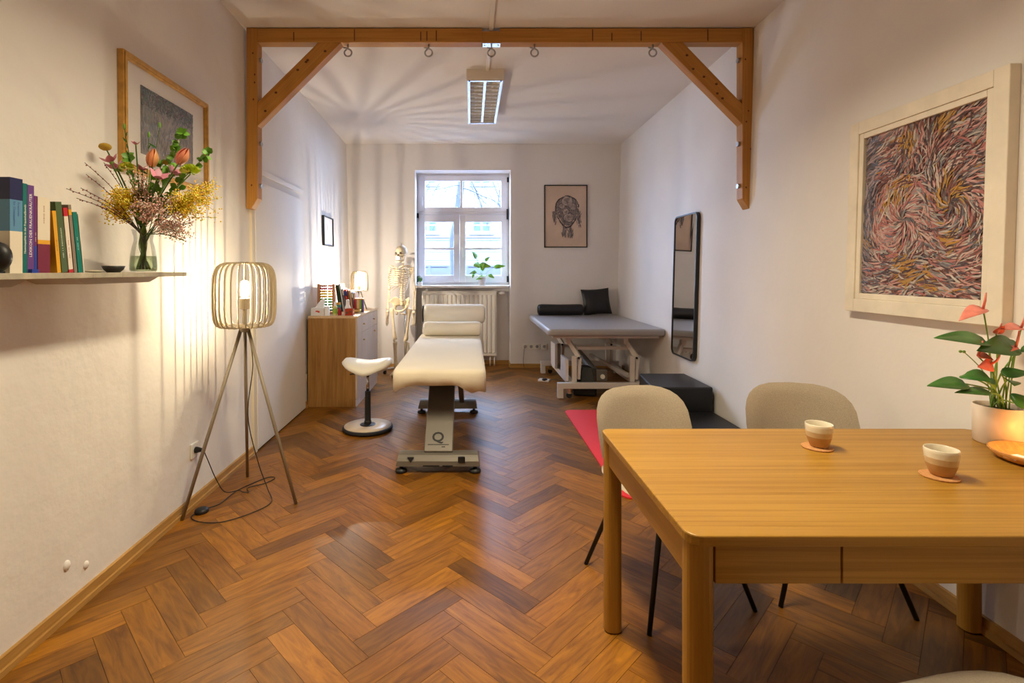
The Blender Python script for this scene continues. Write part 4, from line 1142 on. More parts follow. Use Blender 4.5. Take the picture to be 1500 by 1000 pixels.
for (bx, bz, br, n) in ((0.0, 0.17, .085, 90), (-0.075, 0.10, .045, 40), (0.02, -0.06, .075, 90), (0.07, 0.09, .05, 40), (-0.02, 0.02, .05, 40)):   # pale rounded forms
    for i in range(n):
        t = rs.uniform(0, 2*PI); s = math.sqrt(rs.random())
        col = rs.choice(((0.46, 0.36, 0.31), (0.36, 0.29, 0.26), (0.26, 0.21, 0.20))) if s < 0.88 else INK[1]
        inkstroke(acx+bx+br*s*math.cos(t), acz+bz+br*s*math.sin(t)*0.9, t+PI/2, br*0.6, 0.010, col, k, 0.8); k += 1
for (bx, bz, sx_, sz_, n) in ((-0.175, -0.06, .03, .06, 50), (0.165, -0.11, .03, .08, 60), (-0.045, -0.29, .035, .06, 70), (0.045, -0.29, .035, .06, 70)):
    for i in range(n):
        inkstroke(acx+bx+rs.gauss(0, .5)*sx_, acz+bz+rs.gauss(0, .6)*sz_, rs.gauss(PI/2, .2), 0.05, 0.009, rs.choice(INK[1:]), k, rs.uniform(-.4, .4)); k += 1
m.build('ink_drawing', 'paint', a, kind='stuff')
# mirror, right wall
mi = thing('wall_mirror', 'tall narrow wall mirror with rounded black frame on the right wall', 'mirror', RW(4.77, 0.54, 0))
MY0, MY1, MZ0, MZ1 = 4.505, 5.03, 0.545, 1.885
def rrect(y0, y1, z0, z1, r, n=6):
    out = []
    for (cy_, cz_, a0) in ((y1-r, z1-r, 0), (y0+r, z1-r, PI/2), (y0+r, z0+r, PI), (y1-r, z0+r, 1.5*PI)):
        for i in range(n+1):
            t = a0+PI/2*i/n; out.append((cy_+r*math.cos(t), cz_+r*math.sin(t)))
    return out
o1 = rrect(MY0, MY1, MZ0, MZ1, 0.06); o2 = rrect(MY0+0.012, MY1-0.012, MZ0+0.012, MZ1-0.012, 0.05)
mb = MB(); n = len(o1)
vs_ = [RW(y, z, d) for d in (0.0, 0.034) for (y, z) in o1]+[RW(y, z, d) for d in (0.026, 0.034) for (y, z) in o2]
fs = []
for i in range(n):
    j = (i+1) % n
    fs += [(i, j, n+j, n+i), (n+i, n+j, 3*n+j, 3*n+i), (3*n+i, 3*n+j, 2*n+j, 2*n+i)]
mb.add(vs_, fs); mb.build('frame', 'black', mi, recalc=True)
mb = MB(); mb.add([RW(y, z, 0.027) for (y, z) in o2], [list(range(n))]); mb.build('mirror_glass', 'mirror', mi)

# ------------------------------------------------------------------ dining table
TZ = 0.75
T = thing('dining_table', 'oak dining table with rounded corners and a drawer in its apron', 'table', (1.21, 1.57, 0))
tx0, tx1, ty0, ty1 = 0.50, 1.925, 1.168, 1.965
def rr2(x0, x1, y0, y1, r, n=6):
    return [(a, b) for (a, b) in rrect(x0, x1, y0, y1, r, n)]
MB().prism([(x, y, TZ-0.026) for (x, y) in rr2(tx0, tx1, ty0, ty1, 0.035)], (0, 0, 0.026)).build('tabletop', 'oak', T, bevel=0.004)
for (x, y) in ((tx0+0.036, ty0+0.036), (tx0+0.036, ty1-0.036), (tx1-0.036, ty0+0.036), (tx1-0.036, ty1-0.036)):
    rx, ry = 0.032, 0.032
    pts = []
    ox = -1 if x < 1.2 else 1; oy = -1 if y < 1.5 else 1
    # legs with a fully rounded outer corner
    for (cx_, cy_) in [(math.copysign(1, math.cos(t))*abs(math.cos(t))**0.75, math.copysign(1, math.sin(t))*abs(math.sin(t))**0.75) for t in [2*PI*i/20 for i in range(20)]]:
        pts.append((x+rx*cx_, y+ry*cy_, 0.006))
    lg = MB().prism(pts, (0, 0, TZ-0.026-0.006)).build('leg', 'oakz', T, smooth=False)
    MB().lathe([(0.022, 0.0), (0.024, 0.006)], (x, y, 0), 14).build('foot_pad', 'black', lg)
az0, az1 = 0.632, TZ-0.026
gxp = 0.862
MB().box(tx0+0.068, ty0+0.014, az0, gxp-0.0025, ty0+0.034, az1).build('apron_panel', 'oak', T, bevel=0.0015)
MB().box(gxp+0.0025, ty0+0.014, az0, 1.58, ty0+0.034, az1-0.002).build('drawer_front', 'oak', T, bevel=0.0015)
MB().box(1.585, ty0+0.014, az0, tx1-0.068, ty0+0.034, az1).build('apron_panel', 'oak', T, bevel=0.0015)
MB().box(gxp+0.02, ty0+0.034, az0+0.01, 1.56, ty1-0.2, az0+0.02).build('drawer_box', 'oak', T)
MB().box(tx0+0.068, ty1-0.034, az0, tx1-0.068, ty1-0.014, az1).build('apron_panel', 'oak', T, bevel=0.0015)
for x in (tx0+0.014, tx1-0.034):
    MB().box(x, ty0+0.068, az0, x+0.02, ty1-0.068, az1).build('apron_panel', 'oaky', T, bevel=0.0015)

# ------------------------------------------------------------------ upholstered chairs
def chair(label, x, y, rot):
    c = thing('dining_chair', label, 'chair', (x, y, 0), rot, 'beige upholstered chairs at the dining table')
    # local frame: the sitter looks towards -Y
    def pad(fn_pos, name, m_, n=28, rings=7):
        mb = MB(); vs_ = []; fs = []
        for side in (1, -1):
            for j in range(rings+1):
                r = j/rings
                for i in range(n):
                    t = 2*PI*i/n
                    vs_.append(fn_pos(r, t, side))
        w = (rings+1)*n
        for s in (0, 1):
            for j in range(rings):
                for i in range(n):
                    a = s*w+j*n+i; b = s*w+j*n+(i+1) % n
                    f = (a, b, b+n, a+n)
                    fs.append(f if s == 0 else f[::-1])
        mb.add(vs_, fs)
        return mb.build(name, m_, c, smooth=True, local=True, recalc=True)
    def se(t, e):
        return math.copysign(abs(math.cos(t))**e, math.cos(t)), math.copysign(abs(math.sin(t))**e, math.sin(t))
    def seat(r, t, s):
        a, b = se(t, 0.62)
        X, Y = 0.245*a*r, 0.225*b*r-0.005
        th = 0.030*math.sqrt(max(0, 1-r**4))
        z = 0.445+0.02*(X/0.24)**2+(0.035*max(0, (Y-0.05)/0.17)**2)-0.02*max(0, (-Y-0.1)/0.12)**2
        return Vector((X, Y, z+s*th))
    def back(r, t, s):
        a, b = se(t, 0.60)
        X, Zl = 0.245*a*r, b*r
        z = 0.625+0.185*Zl
        wf = 1.0-0.10*max(0, -Zl)
        X *= wf
        th = 0.020*math.sqrt(max(0, 1-r**4))
        yy = 0.205+0.055*(z-0.44)/0.37-0.10*(X/0.24)**2*(1.0-0.25*max(0, Zl))
        return Vector((X, yy-s*th, z))
    pad(seat, 'seat', 'fabric'); pad(back, 'backrest', 'fabric')
    MB().grid(lambda u, v: Vector(((u-0.5)*0.30, 0.12+0.10*math.sin(v*PI/2), 0.425+0.10*(1-math.cos(v*PI/2)))), 4, 6).build('shell_link', 'shellback', c, smooth=True, local=True, solid=0.03)
    for (fx_, fy_) in ((-0.245, -0.235), (0.245, -0.235), (-0.245, 0.245), (0.245, 0.245)):
        MB().tube([(fx_*0.45, fy_*0.55, 0.415), (fx_*0.5, fy_*0.6, 0.40), (fx_, fy_, 0.0)], [0.011, 0.0125, 0.009], 10).build('leg', 'blackmetal', c, smooth=True, local=True)
    MB().box(-0.13, -0.15, 0.40, 0.13, 0.15, 0.415).build('seat_plate', 'blackmetal', c, local=True)
    return c
chair('beige upholstered chair behind the left end of the oak table', 0.835, 2.19, math.radians(16))
chair('beige upholstered chair between the oak table and the right wall', 1.53, 2.25, math.radians(-9))
chair('beige upholstered chair at the near side of the table, cut by the picture edge', 1.03, 0.935, math.radians(180+12))

# ------------------------------------------------------------------ things on the table
def cup(lab1, lab2, x, y, rot):
    co = thing('coaster', lab2, 'coaster', (x-0.006, y, TZ), 0, 'cork coasters on the table')
    MB().lathe([(0.046, 0.0), (0.0475, 0.002), (0.0475, 0.004), (0.046, 0.005)], (x-0.006, y, TZ), 28).build('disc', 'cork', co)
    cu = thing('cup', lab1, 'cup', (x, y, TZ+0.005), 0, 'two-tone cups on the table')
    def ring(prof, name, m_):
        MB().lathe(prof, (x, y, TZ+0.005), 32, caps=False).build(name, m_, cu, smooth=True)
    ring([(0.0, 0.001), (0.023, 0.0), (0.027, 0.004), (0.034, 0.022), (0.0375, 0.036)], 'lower_band', 'cuplow')
    ring([(0.0375, 0.036), (0.0395, 0.048), (0.0405, 0.054)], 'middle_band', 'cupmid')
    ring([(0.0405, 0.054), (0.0415, 0.068), (0.0415, 0.078), (0.0405, 0.0795), (0.039, 0.078), (0.038, 0.06), (0.034, 0.03), (0.025, 0.010), (0.0, 0.008)], 'rim_and_inside', 'cuptop')
M['cuplow'] = mat('cup_tan', (0.50, 0.29, 0.12), 0.55)
M['cupmid'] = mat('cup_sand', (0.62, 0.46, 0.28), 0.45)
M['cuptop'] = mat('cup_cream_glaze', (0.76, 0.69, 0.55), 0.22, coat=0.3)
cup('cream and tan cup further back on the table', 'cork coaster under the further cup', 1.197, 1.75, 0)
cup('cream and tan cup nearer the table front', 'cork coaster under the nearer cup', 1.392, 1.505, 0)
bo = thing('woven_bowl', 'flat woven wooden bowl beside the anthurium pot', 'bowl', (1.795, 1.615, TZ))
MB().lathe([(0.0, 0.001), (0.075, 0.0), (0.095, 0.010), (0.112, 0.030), (0.110, 0.034), (0.104, 0.032), (0.09, 0.014), (0.07, 0.007), (0.0, 0.006)], (1.795, 1.615, TZ), 36, caps=False).build('shell', 'bowlwood', bo, smooth=True)
m = MB()
for k in range(3):
    m.lathe([(0.088+0.008*k, 0.008+0.007*k), (0.0905+0.008*k, 0.010+0.007*k), (0.088+0.008*k, 0.012+0.007*k)], (1.795, 1.615, TZ), 36, caps=False)
m.build('cane_rings', 'bowlwood', bo)
no = thing('paper_note', 'white folded card lying in the woven bowl', 'card', (1.718, 1.605, TZ+0.012))
MB().obox((1.722, 1.605, TZ+0.020), (0.055, 0.034, 0.006), Matrix.Rotation(0.15, 3, 'Z')).build('card', 'paper', no)
cn = thing('candle', 'lit white candle standing in the woven bowl at the picture edge', 'candle', (1.865, 1.575, TZ+0.008))
MB().lathe([(0.02, 0.0), (0.02, 0.035), (0.017, 0.036), (0.0, 0.034)], (1.865, 1.575, TZ+0.008), 20).build('wax', 'wax', cn, smooth=False)
MB().lathe([(0.0, 0.036), (0.006, 0.044), (0.004, 0.056), (0.0, 0.07)], (1.865, 1.575, TZ+0.008), 10, caps=False).build('flame', 'flame', cn, smooth=True)
bulb_light('candle_light', (1.865, 1.575, TZ+0.066), P_CANDLE, (1.0, 0.42, 0.10), 0.012)

# ---- anthurium
AXp, AYp = 1.868, 1.80
an = thing('potted_anthurium', 'coral anthurium in a pale pink pot at the right table end', 'plant', (AXp, AYp, TZ))
MB().lathe([(0.0, 0.001), (0.064, 0.0), (0.068, 0.004), (0.070, 0.132), (0.068, 0.134), (0.066, 0.132), (0.065, 0.115)], (AXp, AYp, TZ), 40, caps=False).build('pot', 'potpink', an, smooth=True)
MB().lathe([(0.065, 0.115), (0.04, 0.118), (0.0, 0.121)], (AXp, AYp, TZ), 24, caps=False).build('soil', 'soil', an, smooth=True)
def ap(px, py, dy=0.0):
    y = AYp+dy; return Vector((min((px-690)*y/FPX, XR(y, 1.0)-0.01), y, H-(py-396)*y/FPX))
RA = random.Random(8)
def astem(end, r=0.0026):
    a = RA.uniform(0, 2*PI); b = Vector((AXp+0.025*math.cos(a), AYp+0.025*math.sin(a), TZ+0.118))
    e = Vector(end); mid = (b+e)/2+V(0, 0, 0.02)+V((b.x-e.x)*0.15, 0, 0)
    MB().tube(spline([b, mid, e], 6), r, 6).build('stem', 'stem', an, smooth=True)
    return (e-mid).normalized()
def aleaf(p0, p1, w, nrm, dr=0.1, m_='leaf'):
    astem(p0); MB().leaf(p0, p1, w, nrm, dr, 0.25, 9, 'heart').build('leaf', m_, an, smooth=True, solid=0.0012)
aleaf(ap(1444, 500, -.03), ap(1372, 491, -.10), 0.075, (0, -0.75, 1), 0.05)
aleaf(ap(1414, 562, -.05), ap(1360, 563, -.10), 0.060, (0, -0.8, 1), 0.04)
aleaf(ap(1412, 549, -.02), ap(1452, 556, -.10), 0.080, (-0.2, -1, 0.9), 0.10)
aleaf(ap(1450, 575, -.06), ap(1402, 571, -.10), 0.045, (0, -0.6, 1), 0.08)
aleaf(ap(1486, 506, -.02), ap(1436, 511, -.09), 0.085, (0, -1, 0.7), 0.06)
aleaf(ap(1468, 498, .03), ap(1490, 506, -.02), 0.05, (0, -1, 0.4), 0.1)
aleaf(ap(1468, 548, -.03), ap(1510, 545, -.06), 0.05, (0, -0.8, 1), 0.05)
aleaf(ap(1476, 556, -.05), ap(1488, 562, -.09), 0.06, (0, -1, 0.7), 0.2)
aleaf(ap(1440, 556, -.05), ap(1458, 560, -.09), 0.05, (0, -1, 0.7), 0.2)
aleaf(ap(1485, 590, -.05), ap(1510, 582, -.07), 0.06, (0, -1, 0.9), 0.2)
aleaf(ap(1495, 512, .0), ap(1520, 512, -.04), 0.05, (0, -1, 0.7), 0.1)
def bloom(pb, pt, w, nrm, dr=0.25, m_='spathe'):
    astem(pb, 0.0022); MB().leaf(pb, pt, w, nrm, dr, 0.3, 8, 'heart').build('spathe', m_, an, smooth=True, solid=0.001)
    q = Vector(pb); nn = Vector(nrm).normalized()
    MB().tube([q, q+nn*0.02+V(0, 0, .012), q+nn*0.03+V(0, 0, .03)], [0.004, 0.0038, 0.002], 8).build('spadix', 'spathe2', an, smooth=True)
bloom(ap(1440, 452, -.03), ap(1409, 460, -.06), 0.055, (-0.1, -0.5, 1), 0.25, 'spathe2')
bloom(ap(1459, 488, -.02), ap(1470, 474, -.05), 0.030, (-0.3, -1, 0.3), -0.2)
bloom(ap(1496, 480, -.03), ap(1468, 478, -.05), 0.045, (0, -0.6, 1), 0.15, 'spathe2')
bloom(ap(1432, 521, -.04), ap(1456, 524, -.07), 0.045, (0, -0.7, 1), 0.25)
bloom(ap(1452, 533, -.05), ap(1436, 537, -.08), 0.05, (0, -1, 0.2), 0.1)
bloom(ap(1488, 508, -.03), ap(1464, 516, -.06), 0.03, (0, -0.4, 1), 0.1)
q = ap(1412, 515, -.05); astem(q, 0.0016)
MB().ball(q, 0.005, 8, 6).ball(q+V(-.012, 0, 0.001), 0.005, 8, 6).build('bud', 'stem', an, smooth=True)

# ------------------------------------------------------------------ massage table
MX = -0.222
mt = thing('massage_table', 'massage table with cream terry sheet on a grey sloping column', 'massage table', (MX, 4.2, 0))
Yf, Yr = 3.50, 5.62
hw = 0.325
def loop_pts(inset, rad=0.07, n=10):
    return rrect(MX-hw+inset, MX+hw-inset, Yf+inset, Yr-inset, max(0.01, rad-inset), n)
rows = []
base = loop_pts(0.0)
def resample(poly, n):
    L = [0]
    for i in range(len(poly)):
        a, b = poly[i], poly[(i+1) % len(poly)]; L.append(L[-1]+math.hypot(b[0]-a[0], b[1]-a[1]))
    out = []
    for k in range(n):
        t = L[-1]*k/n; i = max(j for j in range(len(poly)) if L[j] <= t+1e-9)
        a, b = poly[i], poly[(i+1) % len(poly)]; u = (t-L[i])/max(1e-9, L[i+1]-L[i])
        out.append((a[0]+(b[0]-a[0])*u, a[1]+(b[1]-a[1])*u))
    return out
NP = 120
per = resample(base, NP)
ZT = 0.668
def hang(x, y):
    h = 0.115+0.008*math.sin(x*23)+0.006*math.sin(y*17)
    if y < Yf+0.12:      # front end: corners of the sheet hang lower
        d = min(abs(x-(MX-hw)), abs(x-(MX+hw)))
        h = 0.10+0.055*math.exp(-(d/0.06)**2)
        if x > MX: h += 0.05*math.exp(-((x-(MX+hw-0.11))/0.05)**2)
    return h
c0 = (MX, (Yf+Yr)/2)
mb = MB(); vs_ = []
def shrink(p, f, off): return ((p[0]-c0[0])*f+c0[0], (p[1]-c0[1])*f+c0[1])
prof = [(0.3, 0.004, 0), (0.5, 0.004, 0), (0.8, 0.004, 0), (0.93, 0.001, 0), (0.975, -0.006, 0), (0.995, -0.022, 0), (1.0, -0.045, 0), (1.0, 0, 1)]
for (f, dz, bot) in prof:
    for (x, y) in per:
        px_, py_ = c0[0]+(x-c0[0])*f, c0[1]+(y-c0[1])*(1-(1-f)*0.35)
        z = ZT+dz if not bot else ZT-hang(x, y)
        wob = 0.0
        vs_.append(Vector((px_+(0.006*math.sin(y*29)+0.004*math.sin(x*40) if bot else 0), py_+(0.006*math.sin(x*31) if bot else 0), z+wob)))
fs = [tuple(range(NP))]
for j in range(len(prof)-1):
    for i in range(NP):
        fs.append((j*NP+i, j*NP+(i+1) % NP, (j+1)*NP+(i+1) % NP, (j+1)*NP+i))
mb.add(vs_, fs); mb.build('terry_sheet', 'sheet', mt, smooth=True, solid=0.004, recalc=True)
MB().box(MX-hw+0.02, Yf+0.02, ZT-0.085, MX+hw-0.02, Yr-0.01, ZT-0.015).build('mattress', 'stoolseat', mt, bevel=0.02)
MB().box(MX-0.26, Yf+0.15, ZT-0.125, MX+0.26, Yr-0.2, ZT-0.087).build('top_frame', 'alu', mt, bevel=0.004)
MB().hexa([(MX-0.31, 5.60, 0.64), (MX+0.33, 5.60, 0.64), (MX+0.33, 5.92, 0.71), (MX-0.31, 5.92, 0.71), (MX-0.31, 5.60, 0.72), (MX+0.33, 5.60, 0.72), (MX+0.33, 5.92, 0.79), (MX-0.31, 5.92, 0.79)]).build('headrest', 'stoolseat', mt, bevel=0.02)
for s in (-0.15, 0.15): MB().bar((MX+s, 5.4, 0.60), (MX+s, 5.8, 0.67), 0.03, 0.03).build('headrest_bracket', 'alu', mt)
# front foot: half-round aluminium beam
def foot(y0, y1, half, zz=0.05, cap=0.0):
    prof_ = []
    yc = (y0+y1)/2; ry = (y1-y0)/2
    for i in range(11):
        t = PI*i/10; prof_.append((yc-ry*math.cos(t), zz+0.075*(math.sin(t)**0.7)))
    pts = [(MX-half, y, z) for (y, z) in prof_]
    m = MB(); n = len(pts)
    A = [Vector((MX-half+0.02*(z-zz)/0.1, y, z)) for (y, z) in prof_]; B = [Vector((MX+half-0.02*(z-zz)/0.1, y, z)) for (y, z) in prof_]
    m.add(A+B, [list(range(n))[::-1], list(range(n, 2*n))]+[(i, i+1, n+i+1, n+i) for i in range(n-1)]+[(0, n, 2*n-1, n-1)])
    return m.build('foot_beam', 'alu', mt, recalc=True)
fb = foot(3.40, 3.56, 0.282); rb = foot(4.82, 4.98, 0.28)
for (y, half) in ((3.435, 0.25), (4.86, 0.25)):
    for s in (-1, 1):
        MB().lathe([(0.036, 0.0), (0.040, 0.008), (0.036, 0.022), (0.014, 0.027), (0.008, 0.055)], (MX+s*half, y, 0), 18).build('levelling_foot', 'black', mt, smooth=True)
# sloping column: lower end on the front foot, upper end under the middle
def slope(y0, z0, y1, z1, w, t, name, m_):
    d = Vector((0, y1-y0, z1-z0)).normalized(); nrm = Vector((0, -d.z, d.y))
    a = Vector((MX, y0, z0)); b = Vector((MX, y1, z1))
    return MB().bar(a, b, w, t, up=nrm).build(name, m_, mt, bevel=0.006), d, nrm
col, cd_, cn_ = slope(3.475, 0.105, 4.02, 0.55, 0.195, 0.075, 'column', 'alu')
for s in (-1, 1):
    MB().bar((MX+s*0.135, 4.86, 0.12), (MX+s*0.115, 4.35, 0.56), 0.045, 0.06).build('rear_strut', 'alu', mt, bevel=0.006)
MB().bar((MX, 3.62, 0.05), (MX, 4.84, 0.05), 0.03, 0.03).build('spine_bar', 'blackmetal', mt)
# Q mark and lettering on the column
face = cn_ if cn_.y < 0 else -cn_
org = Vector((MX-0.015, 3.475, 0.105))+cd_*0.105+face*0.0385
q = text_mesh('Q', 0.105, org+Vector((0.008, 0, 0)), (1, 0, 0), cd_, 0.0006, 'CENTER', bold=0.0022); q.build('logo_letter', 'black', col)
MB().bar(org+Vector((-0.06, 0, 0))-cd_*0.055, org+Vector((0.085, 0, 0))-cd_*0.055, 0.005, 0.0012, up=face).bar(org+Vector((0.035, 0, 0))-cd_*0.072, org+Vector((0.06, 0, 0))-cd_*0.072, 0.006, 0.0012, up=face).build('logo_line', 'black', col)
# marks on the front foot
zc_ = 0.135
MB().prism([(MX-0.205, 3.405, 0.108), (MX-0.16, 3.405, 0.108), (MX-0.1825, 3.397, 0.075)], (0, 0.004, 0.002)).build('triangle_mark', 'black', fb, recalc=True)
MB().box(MX+0.135, 3.395, 0.076, MX+0.182, 3.412, 0.112).build('square_mark', 'black', fb)
MB().box(MX-0.10, 3.397, 0.051, MX+0.01, 3.405, 0.058).box(MX+0.03, 3.397, 0.051, MX+0.10, 3.405, 0.058).build('slot', 'black', fb)
def bolster(name, label, x0, x1, y, z, r, m_, endm, sag=0.0):
    o = thing(name, label, 'bolster', ((x0+x1)/2, y, z-r))
    n = 24; prof_ = [(x0, 0.55), (x0+0.006, 0.86), (x0+0.02, 0.97), (x0+0.05, 1.0), ((x0+x1)/2, 0.985), (x1-0.05, 1.0), (x1-0.02, 0.97), (x1-0.006, 0.86), (x1, 0.55)]
    vs_ = [Vector((px_, y+r*k*math.cos(2*PI*i/n), z+r*k*math.sin(2*PI*i/n)*(1.0)+0.002*math.sin(px_*40))) for (px_, k) in prof_ for i in range(n)]
    fs = [(j*n+i, j*n+(i+1) % n, (j+1)*n+(i+1) % n, (j+1)*n+i) for j in range(len(prof_)-1) for i in range(n)]
    MB().add(vs_, fs).build('cover', m_, o, smooth=True, recalc=True)
    for (xe, s) in ((x0, -1), (x1, 1)):
        MB().tube([(xe-s*0.004, y, z), (xe+s*0.002, y, z)], r*0.62, 20).build('end_disc', endm, o)
    return o
b1 = bolster('bolster', 'thick cream covered bolster on the headrest of the massage table', -0.535, 0.155, 5.76, 0.872, 0.108, 'towel', 'black')
MB().tube([(-0.537, 5.76, 0.872), (-0.545, 5.76, 0.872)], 0.098, 24).build('dark_end', 'black', b1)
bolster('bolster', 'thinner cream covered bolster lying on the massage table sheet', -0.50, 0.105, 5.36, 0.748, 0.074, 'towel', 'towel')

# ------------------------------------------------------------------ saddle stool
SXx, SYy = -0.883, 4.35
st = thing('saddle_stool', 'cream saddle stool on a round rocking base beside the massage table', 'stool', (SXx, SYy, 0))
MB().lathe([(0.19, 0.0), (0.205, 0.006), (0.213, 0.018), (0.211, 0.032), (0.203, 0.037), (0.198, 0.037)], (SXx, SYy, 0), 40).build('rubber_ring', 'rubber', st, smooth=False)
MB().lathe([(0.199, 0.036), (0.198, 0.040), (0.10, 0.044), (0.0, 0.045)], (SXx, SYy, 0), 40, caps=False).build('base_disc', 'stoolwood', st, smooth=True)
MB().lathe([(0.066, 0.043), (0.066, 0.048), (0.06, 0.05), (0.03, 0.052), (0.03, 0.075), (0.026, 0.08), (0.0235, 0.33)], (SXx, SYy, 0), 20).build('column_sleeve', 'black', st, smooth=False)
MB().lathe([(0.014, 0.33), (0.014, 0.47)], (SXx, SYy, 0), 16).build('gas_spring', 'chrome', st, smooth=True)
MB().lathe([(0.026, 0.465), (0.028, 0.49), (0.06, 0.495)], (SXx, SYy, 0), 16).build('seat_mount', 'black', st)
def saddle(u, v):
    t = 2*PI*u
    a = math.copysign(abs(math.cos(t))**0.7, math.cos(t)); b = math.copysign(abs(math.sin(t))**0.8, math.sin(t))
    side = 1 if v < 0.5 else -1
    r = (v/0.5) if v < 0.5 else (1-v)/0.5
    x, y = 0.213*a*r, 0.185*b*r*(1-0.10*abs(a))
    th = 0.050*math.sqrt(max(0, 1-r**5))
    z = 0.538+0.046*abs(x/0.213)**1.7*1.05-0.018*(y/0.165)**2-(0.045*max(0, -y/0.165)**2*math.exp(-(x/0.1)**2))*0.5
    if side < 0: return Vector((SXx+x, SYy+y, z*r**4+0.492*(1-r**4)))
    return Vector((SXx+x, SYy+y, z+th))
MB().grid(lambda u, v: saddle(u, 0.001+0.998*v), 40, 20, closed_u=True).build('seat', 'stoolseat', st, smooth=True, recalc=True)
MB().tube([(SXx-0.03, SYy, 0.485), (SXx-0.15, SYy-0.02, 0.475)], 0.005, 6).build('lever', 'black', st, smooth=True)

# ------------------------------------------------------------------ grey treatment bench
bx0, bx1, byf, byb, bz = 0.795, 2.025, 5.25, 7.06, 0.752
bn = thing('treatment_bench', 'wide grey vinyl treatment bench on a white steel lifting frame', 'treatment table', (1.41, 6.15, 0))
MB().prism([(x, y, bz-0.075) for (x, y) in rr2(bx0, bx1, byf, byb, 0.06)], (0, 0, 0.075)).build('cushion_top', 'greyvinyl', bn, bevel=0.028, seg=4)
MB().box(bx0+0.06, byf+0.06, bz-0.10, bx1-0.06, byf+0.10, bz-0.075).box(bx0+0.06, byb-0.10, bz-0.10, bx1-0.06, byb-0.06, bz-0.075).box(bx0+0.06, byf+0.10, bz-0.10, bx0+0.10, byb-0.10, bz-0.075).box(bx1-0.10, byf+0.10, bz-0.10, bx1-0.06, byb-0.10, bz-0.075).build('top_frame', 'benchmetal', bn, bevel=0.003)
ffy, fry = 5.42, 6.72
fz0, fz1 = 0.105, 0.165
MB().box(0.92, ffy-0.03, fz0, 1.95, ffy+0.03, fz1).box(0.92, fry-0.03, fz0, 1.95, fry+0.03, fz1).box(1.06, ffy+0.03, fz0, 1.12, fry-0.03, fz1).box(1.78, ffy+0.03, fz0, 1.84, fry-0.03, fz1).build('floor_frame', 'benchmetal', bn, bevel=0.004)
for (x, y) in ((0.95, ffy), (1.92, ffy), (0.95, fry), (1.92, fry)):
    MB().box(x-0.03, y-0.03, 0.004, x+0.03, y+0.03, fz0).build('leg', 'benchmetal', bn, bevel=0.003)
    w = thing('x', None, None); bpy.data.objects.remove(w)
    ca = MB().tube([(x+0.095, y+0.018, 0.03), (x+0.095, y-0.0, 0.03)], 0.03, 16).build('castor_wheel', 'rubber', bn)
    MB().box(x+0.078, y-0.018, 0.05, x+0.112, y+0.02, fz0).build('castor_fork', 'chrome', ca)
for x in (1.11, 1.73):        # uprights and lifting arms, front and back
    for (y, yt) in ((5.47, 5.62), (6.45, 6.62)):
        MB().box(x-0.025, y-0.02, fz1, x+0.025, y+0.02, 0.44).build('upright', 'benchmetal', bn, bevel=0.003)
        MB().bar((x+0.05, y+0.02, 0.19), (x+0.06, y+0.0, 0.42), 0.03, 0.045).build('lifting_arm', 'benchmetal', bn, bevel=0.003)
        MB().bar((x+0.05, y+0.0, 0.43), (x-0.05, yt-0.08, 0.60), 0.035, 0.045).build('lifting_arm', 'benchmetal', bn, bevel=0.003)
        MB().box(x-0.075, yt-0.11, 0.56, x-0.025, yt-0.05, bz-0.095).build('bracket', 'benchmetal', bn, bevel=0.003)
        MB().tube([(x+0.04, y-0.03, 0.425), (x+0.04, y-0.045, 0.425)], 0.012, 10).build('pivot_bolt', 'black', bn)
MB().box(1.02, 5.50, fz1, 1.055, 5.80, 0.40).build('side_plate', 'benchmetal', bn, bevel=0.003)
MB().box(1.02, 6.2, fz1, 1.055, 6.5, 0.46).build('side_plate', 'benchmetal', bn, bevel=0.003)
MB().bar((1.16, 5.56, 0.515), (1.72, 5.56, 0.515), 0.035, 0.035).build('cross_tube', 'benchmetal', bn)
MB().bar((1.16, 6.50, 0.40), (1.72, 6.50, 0.40), 0.035, 0.035).build('cross_tube', 'benchmetal', bn)
MB().bar((1.74, 5.60, 0.20), (1.50, 6.40, 0.30), 0.035, 0.035).build('drive_arm', 'benchmetal', bn)
MB().tube([(1.36, 5.60, 0.24), (1.30, 6.15, 0.36)], 0.05, 14).build('actuator', 'alu', bn, smooth=False)
MB().obox((1.415, 5.53, 0.225), (0.115, 0.07, 0.12)).build('motor_box', 'alu', bn, bevel=0.006)
MB().tube([(1.42, 5.495, 0.215), (1.42, 5.48, 0.215)], 0.025, 14).build('motor_cap', 'socket', bn)
MB().prism([(1.10, 5.50, 0.01), (1.34, 5.44, 0.01), (1.36, 5.5, 0.01), (1.36, 5.75, 0.01), (1.15, 5.75, 0.01)], (0, 0, 0.10)).build('motor_cover', 'black', bn, bevel=0.02)
MB().hexa([(1.17, 5.56, 0.11), (1.36, 5.50, 0.11), (1.36, 5.75, 0.11), (1.15, 5.75, 0.11), (1.22, 5.60, 0.30), (1.32, 5.56, 0.30), (1.32, 5.72, 0.30), (1.22, 5.72, 0.30)]).build('motor_housing', 'black', bn, bevel=0.01)
fs_ = thing('foot_pedal', 'small grey and black foot pedal on the floor left of the bench frame', 'pedal', (0.90, 6.25, 0))
MB().obox((0.90, 6.25, 0.012), (0.14, 0.10, 0.024), Matrix.Rotation(-0.4, 3, 'Z')).build('base', 'benchmetal', fs_, bevel=0.006)
MB().ball((0.90, 6.22, 0.026), (0.035, 0.03, 0.018), 14, 8).build('button', 'black', fs_, smooth=True)
MB().tube(spline([(0.96, 6.24, 0.02), (1.0, 6.10, 0.05), (1.05, 5.9, 0.08), (1.06, 5.7, 0.10)], 6), 0.004, 6).build('cable', 'cable', fs_, smooth=True)
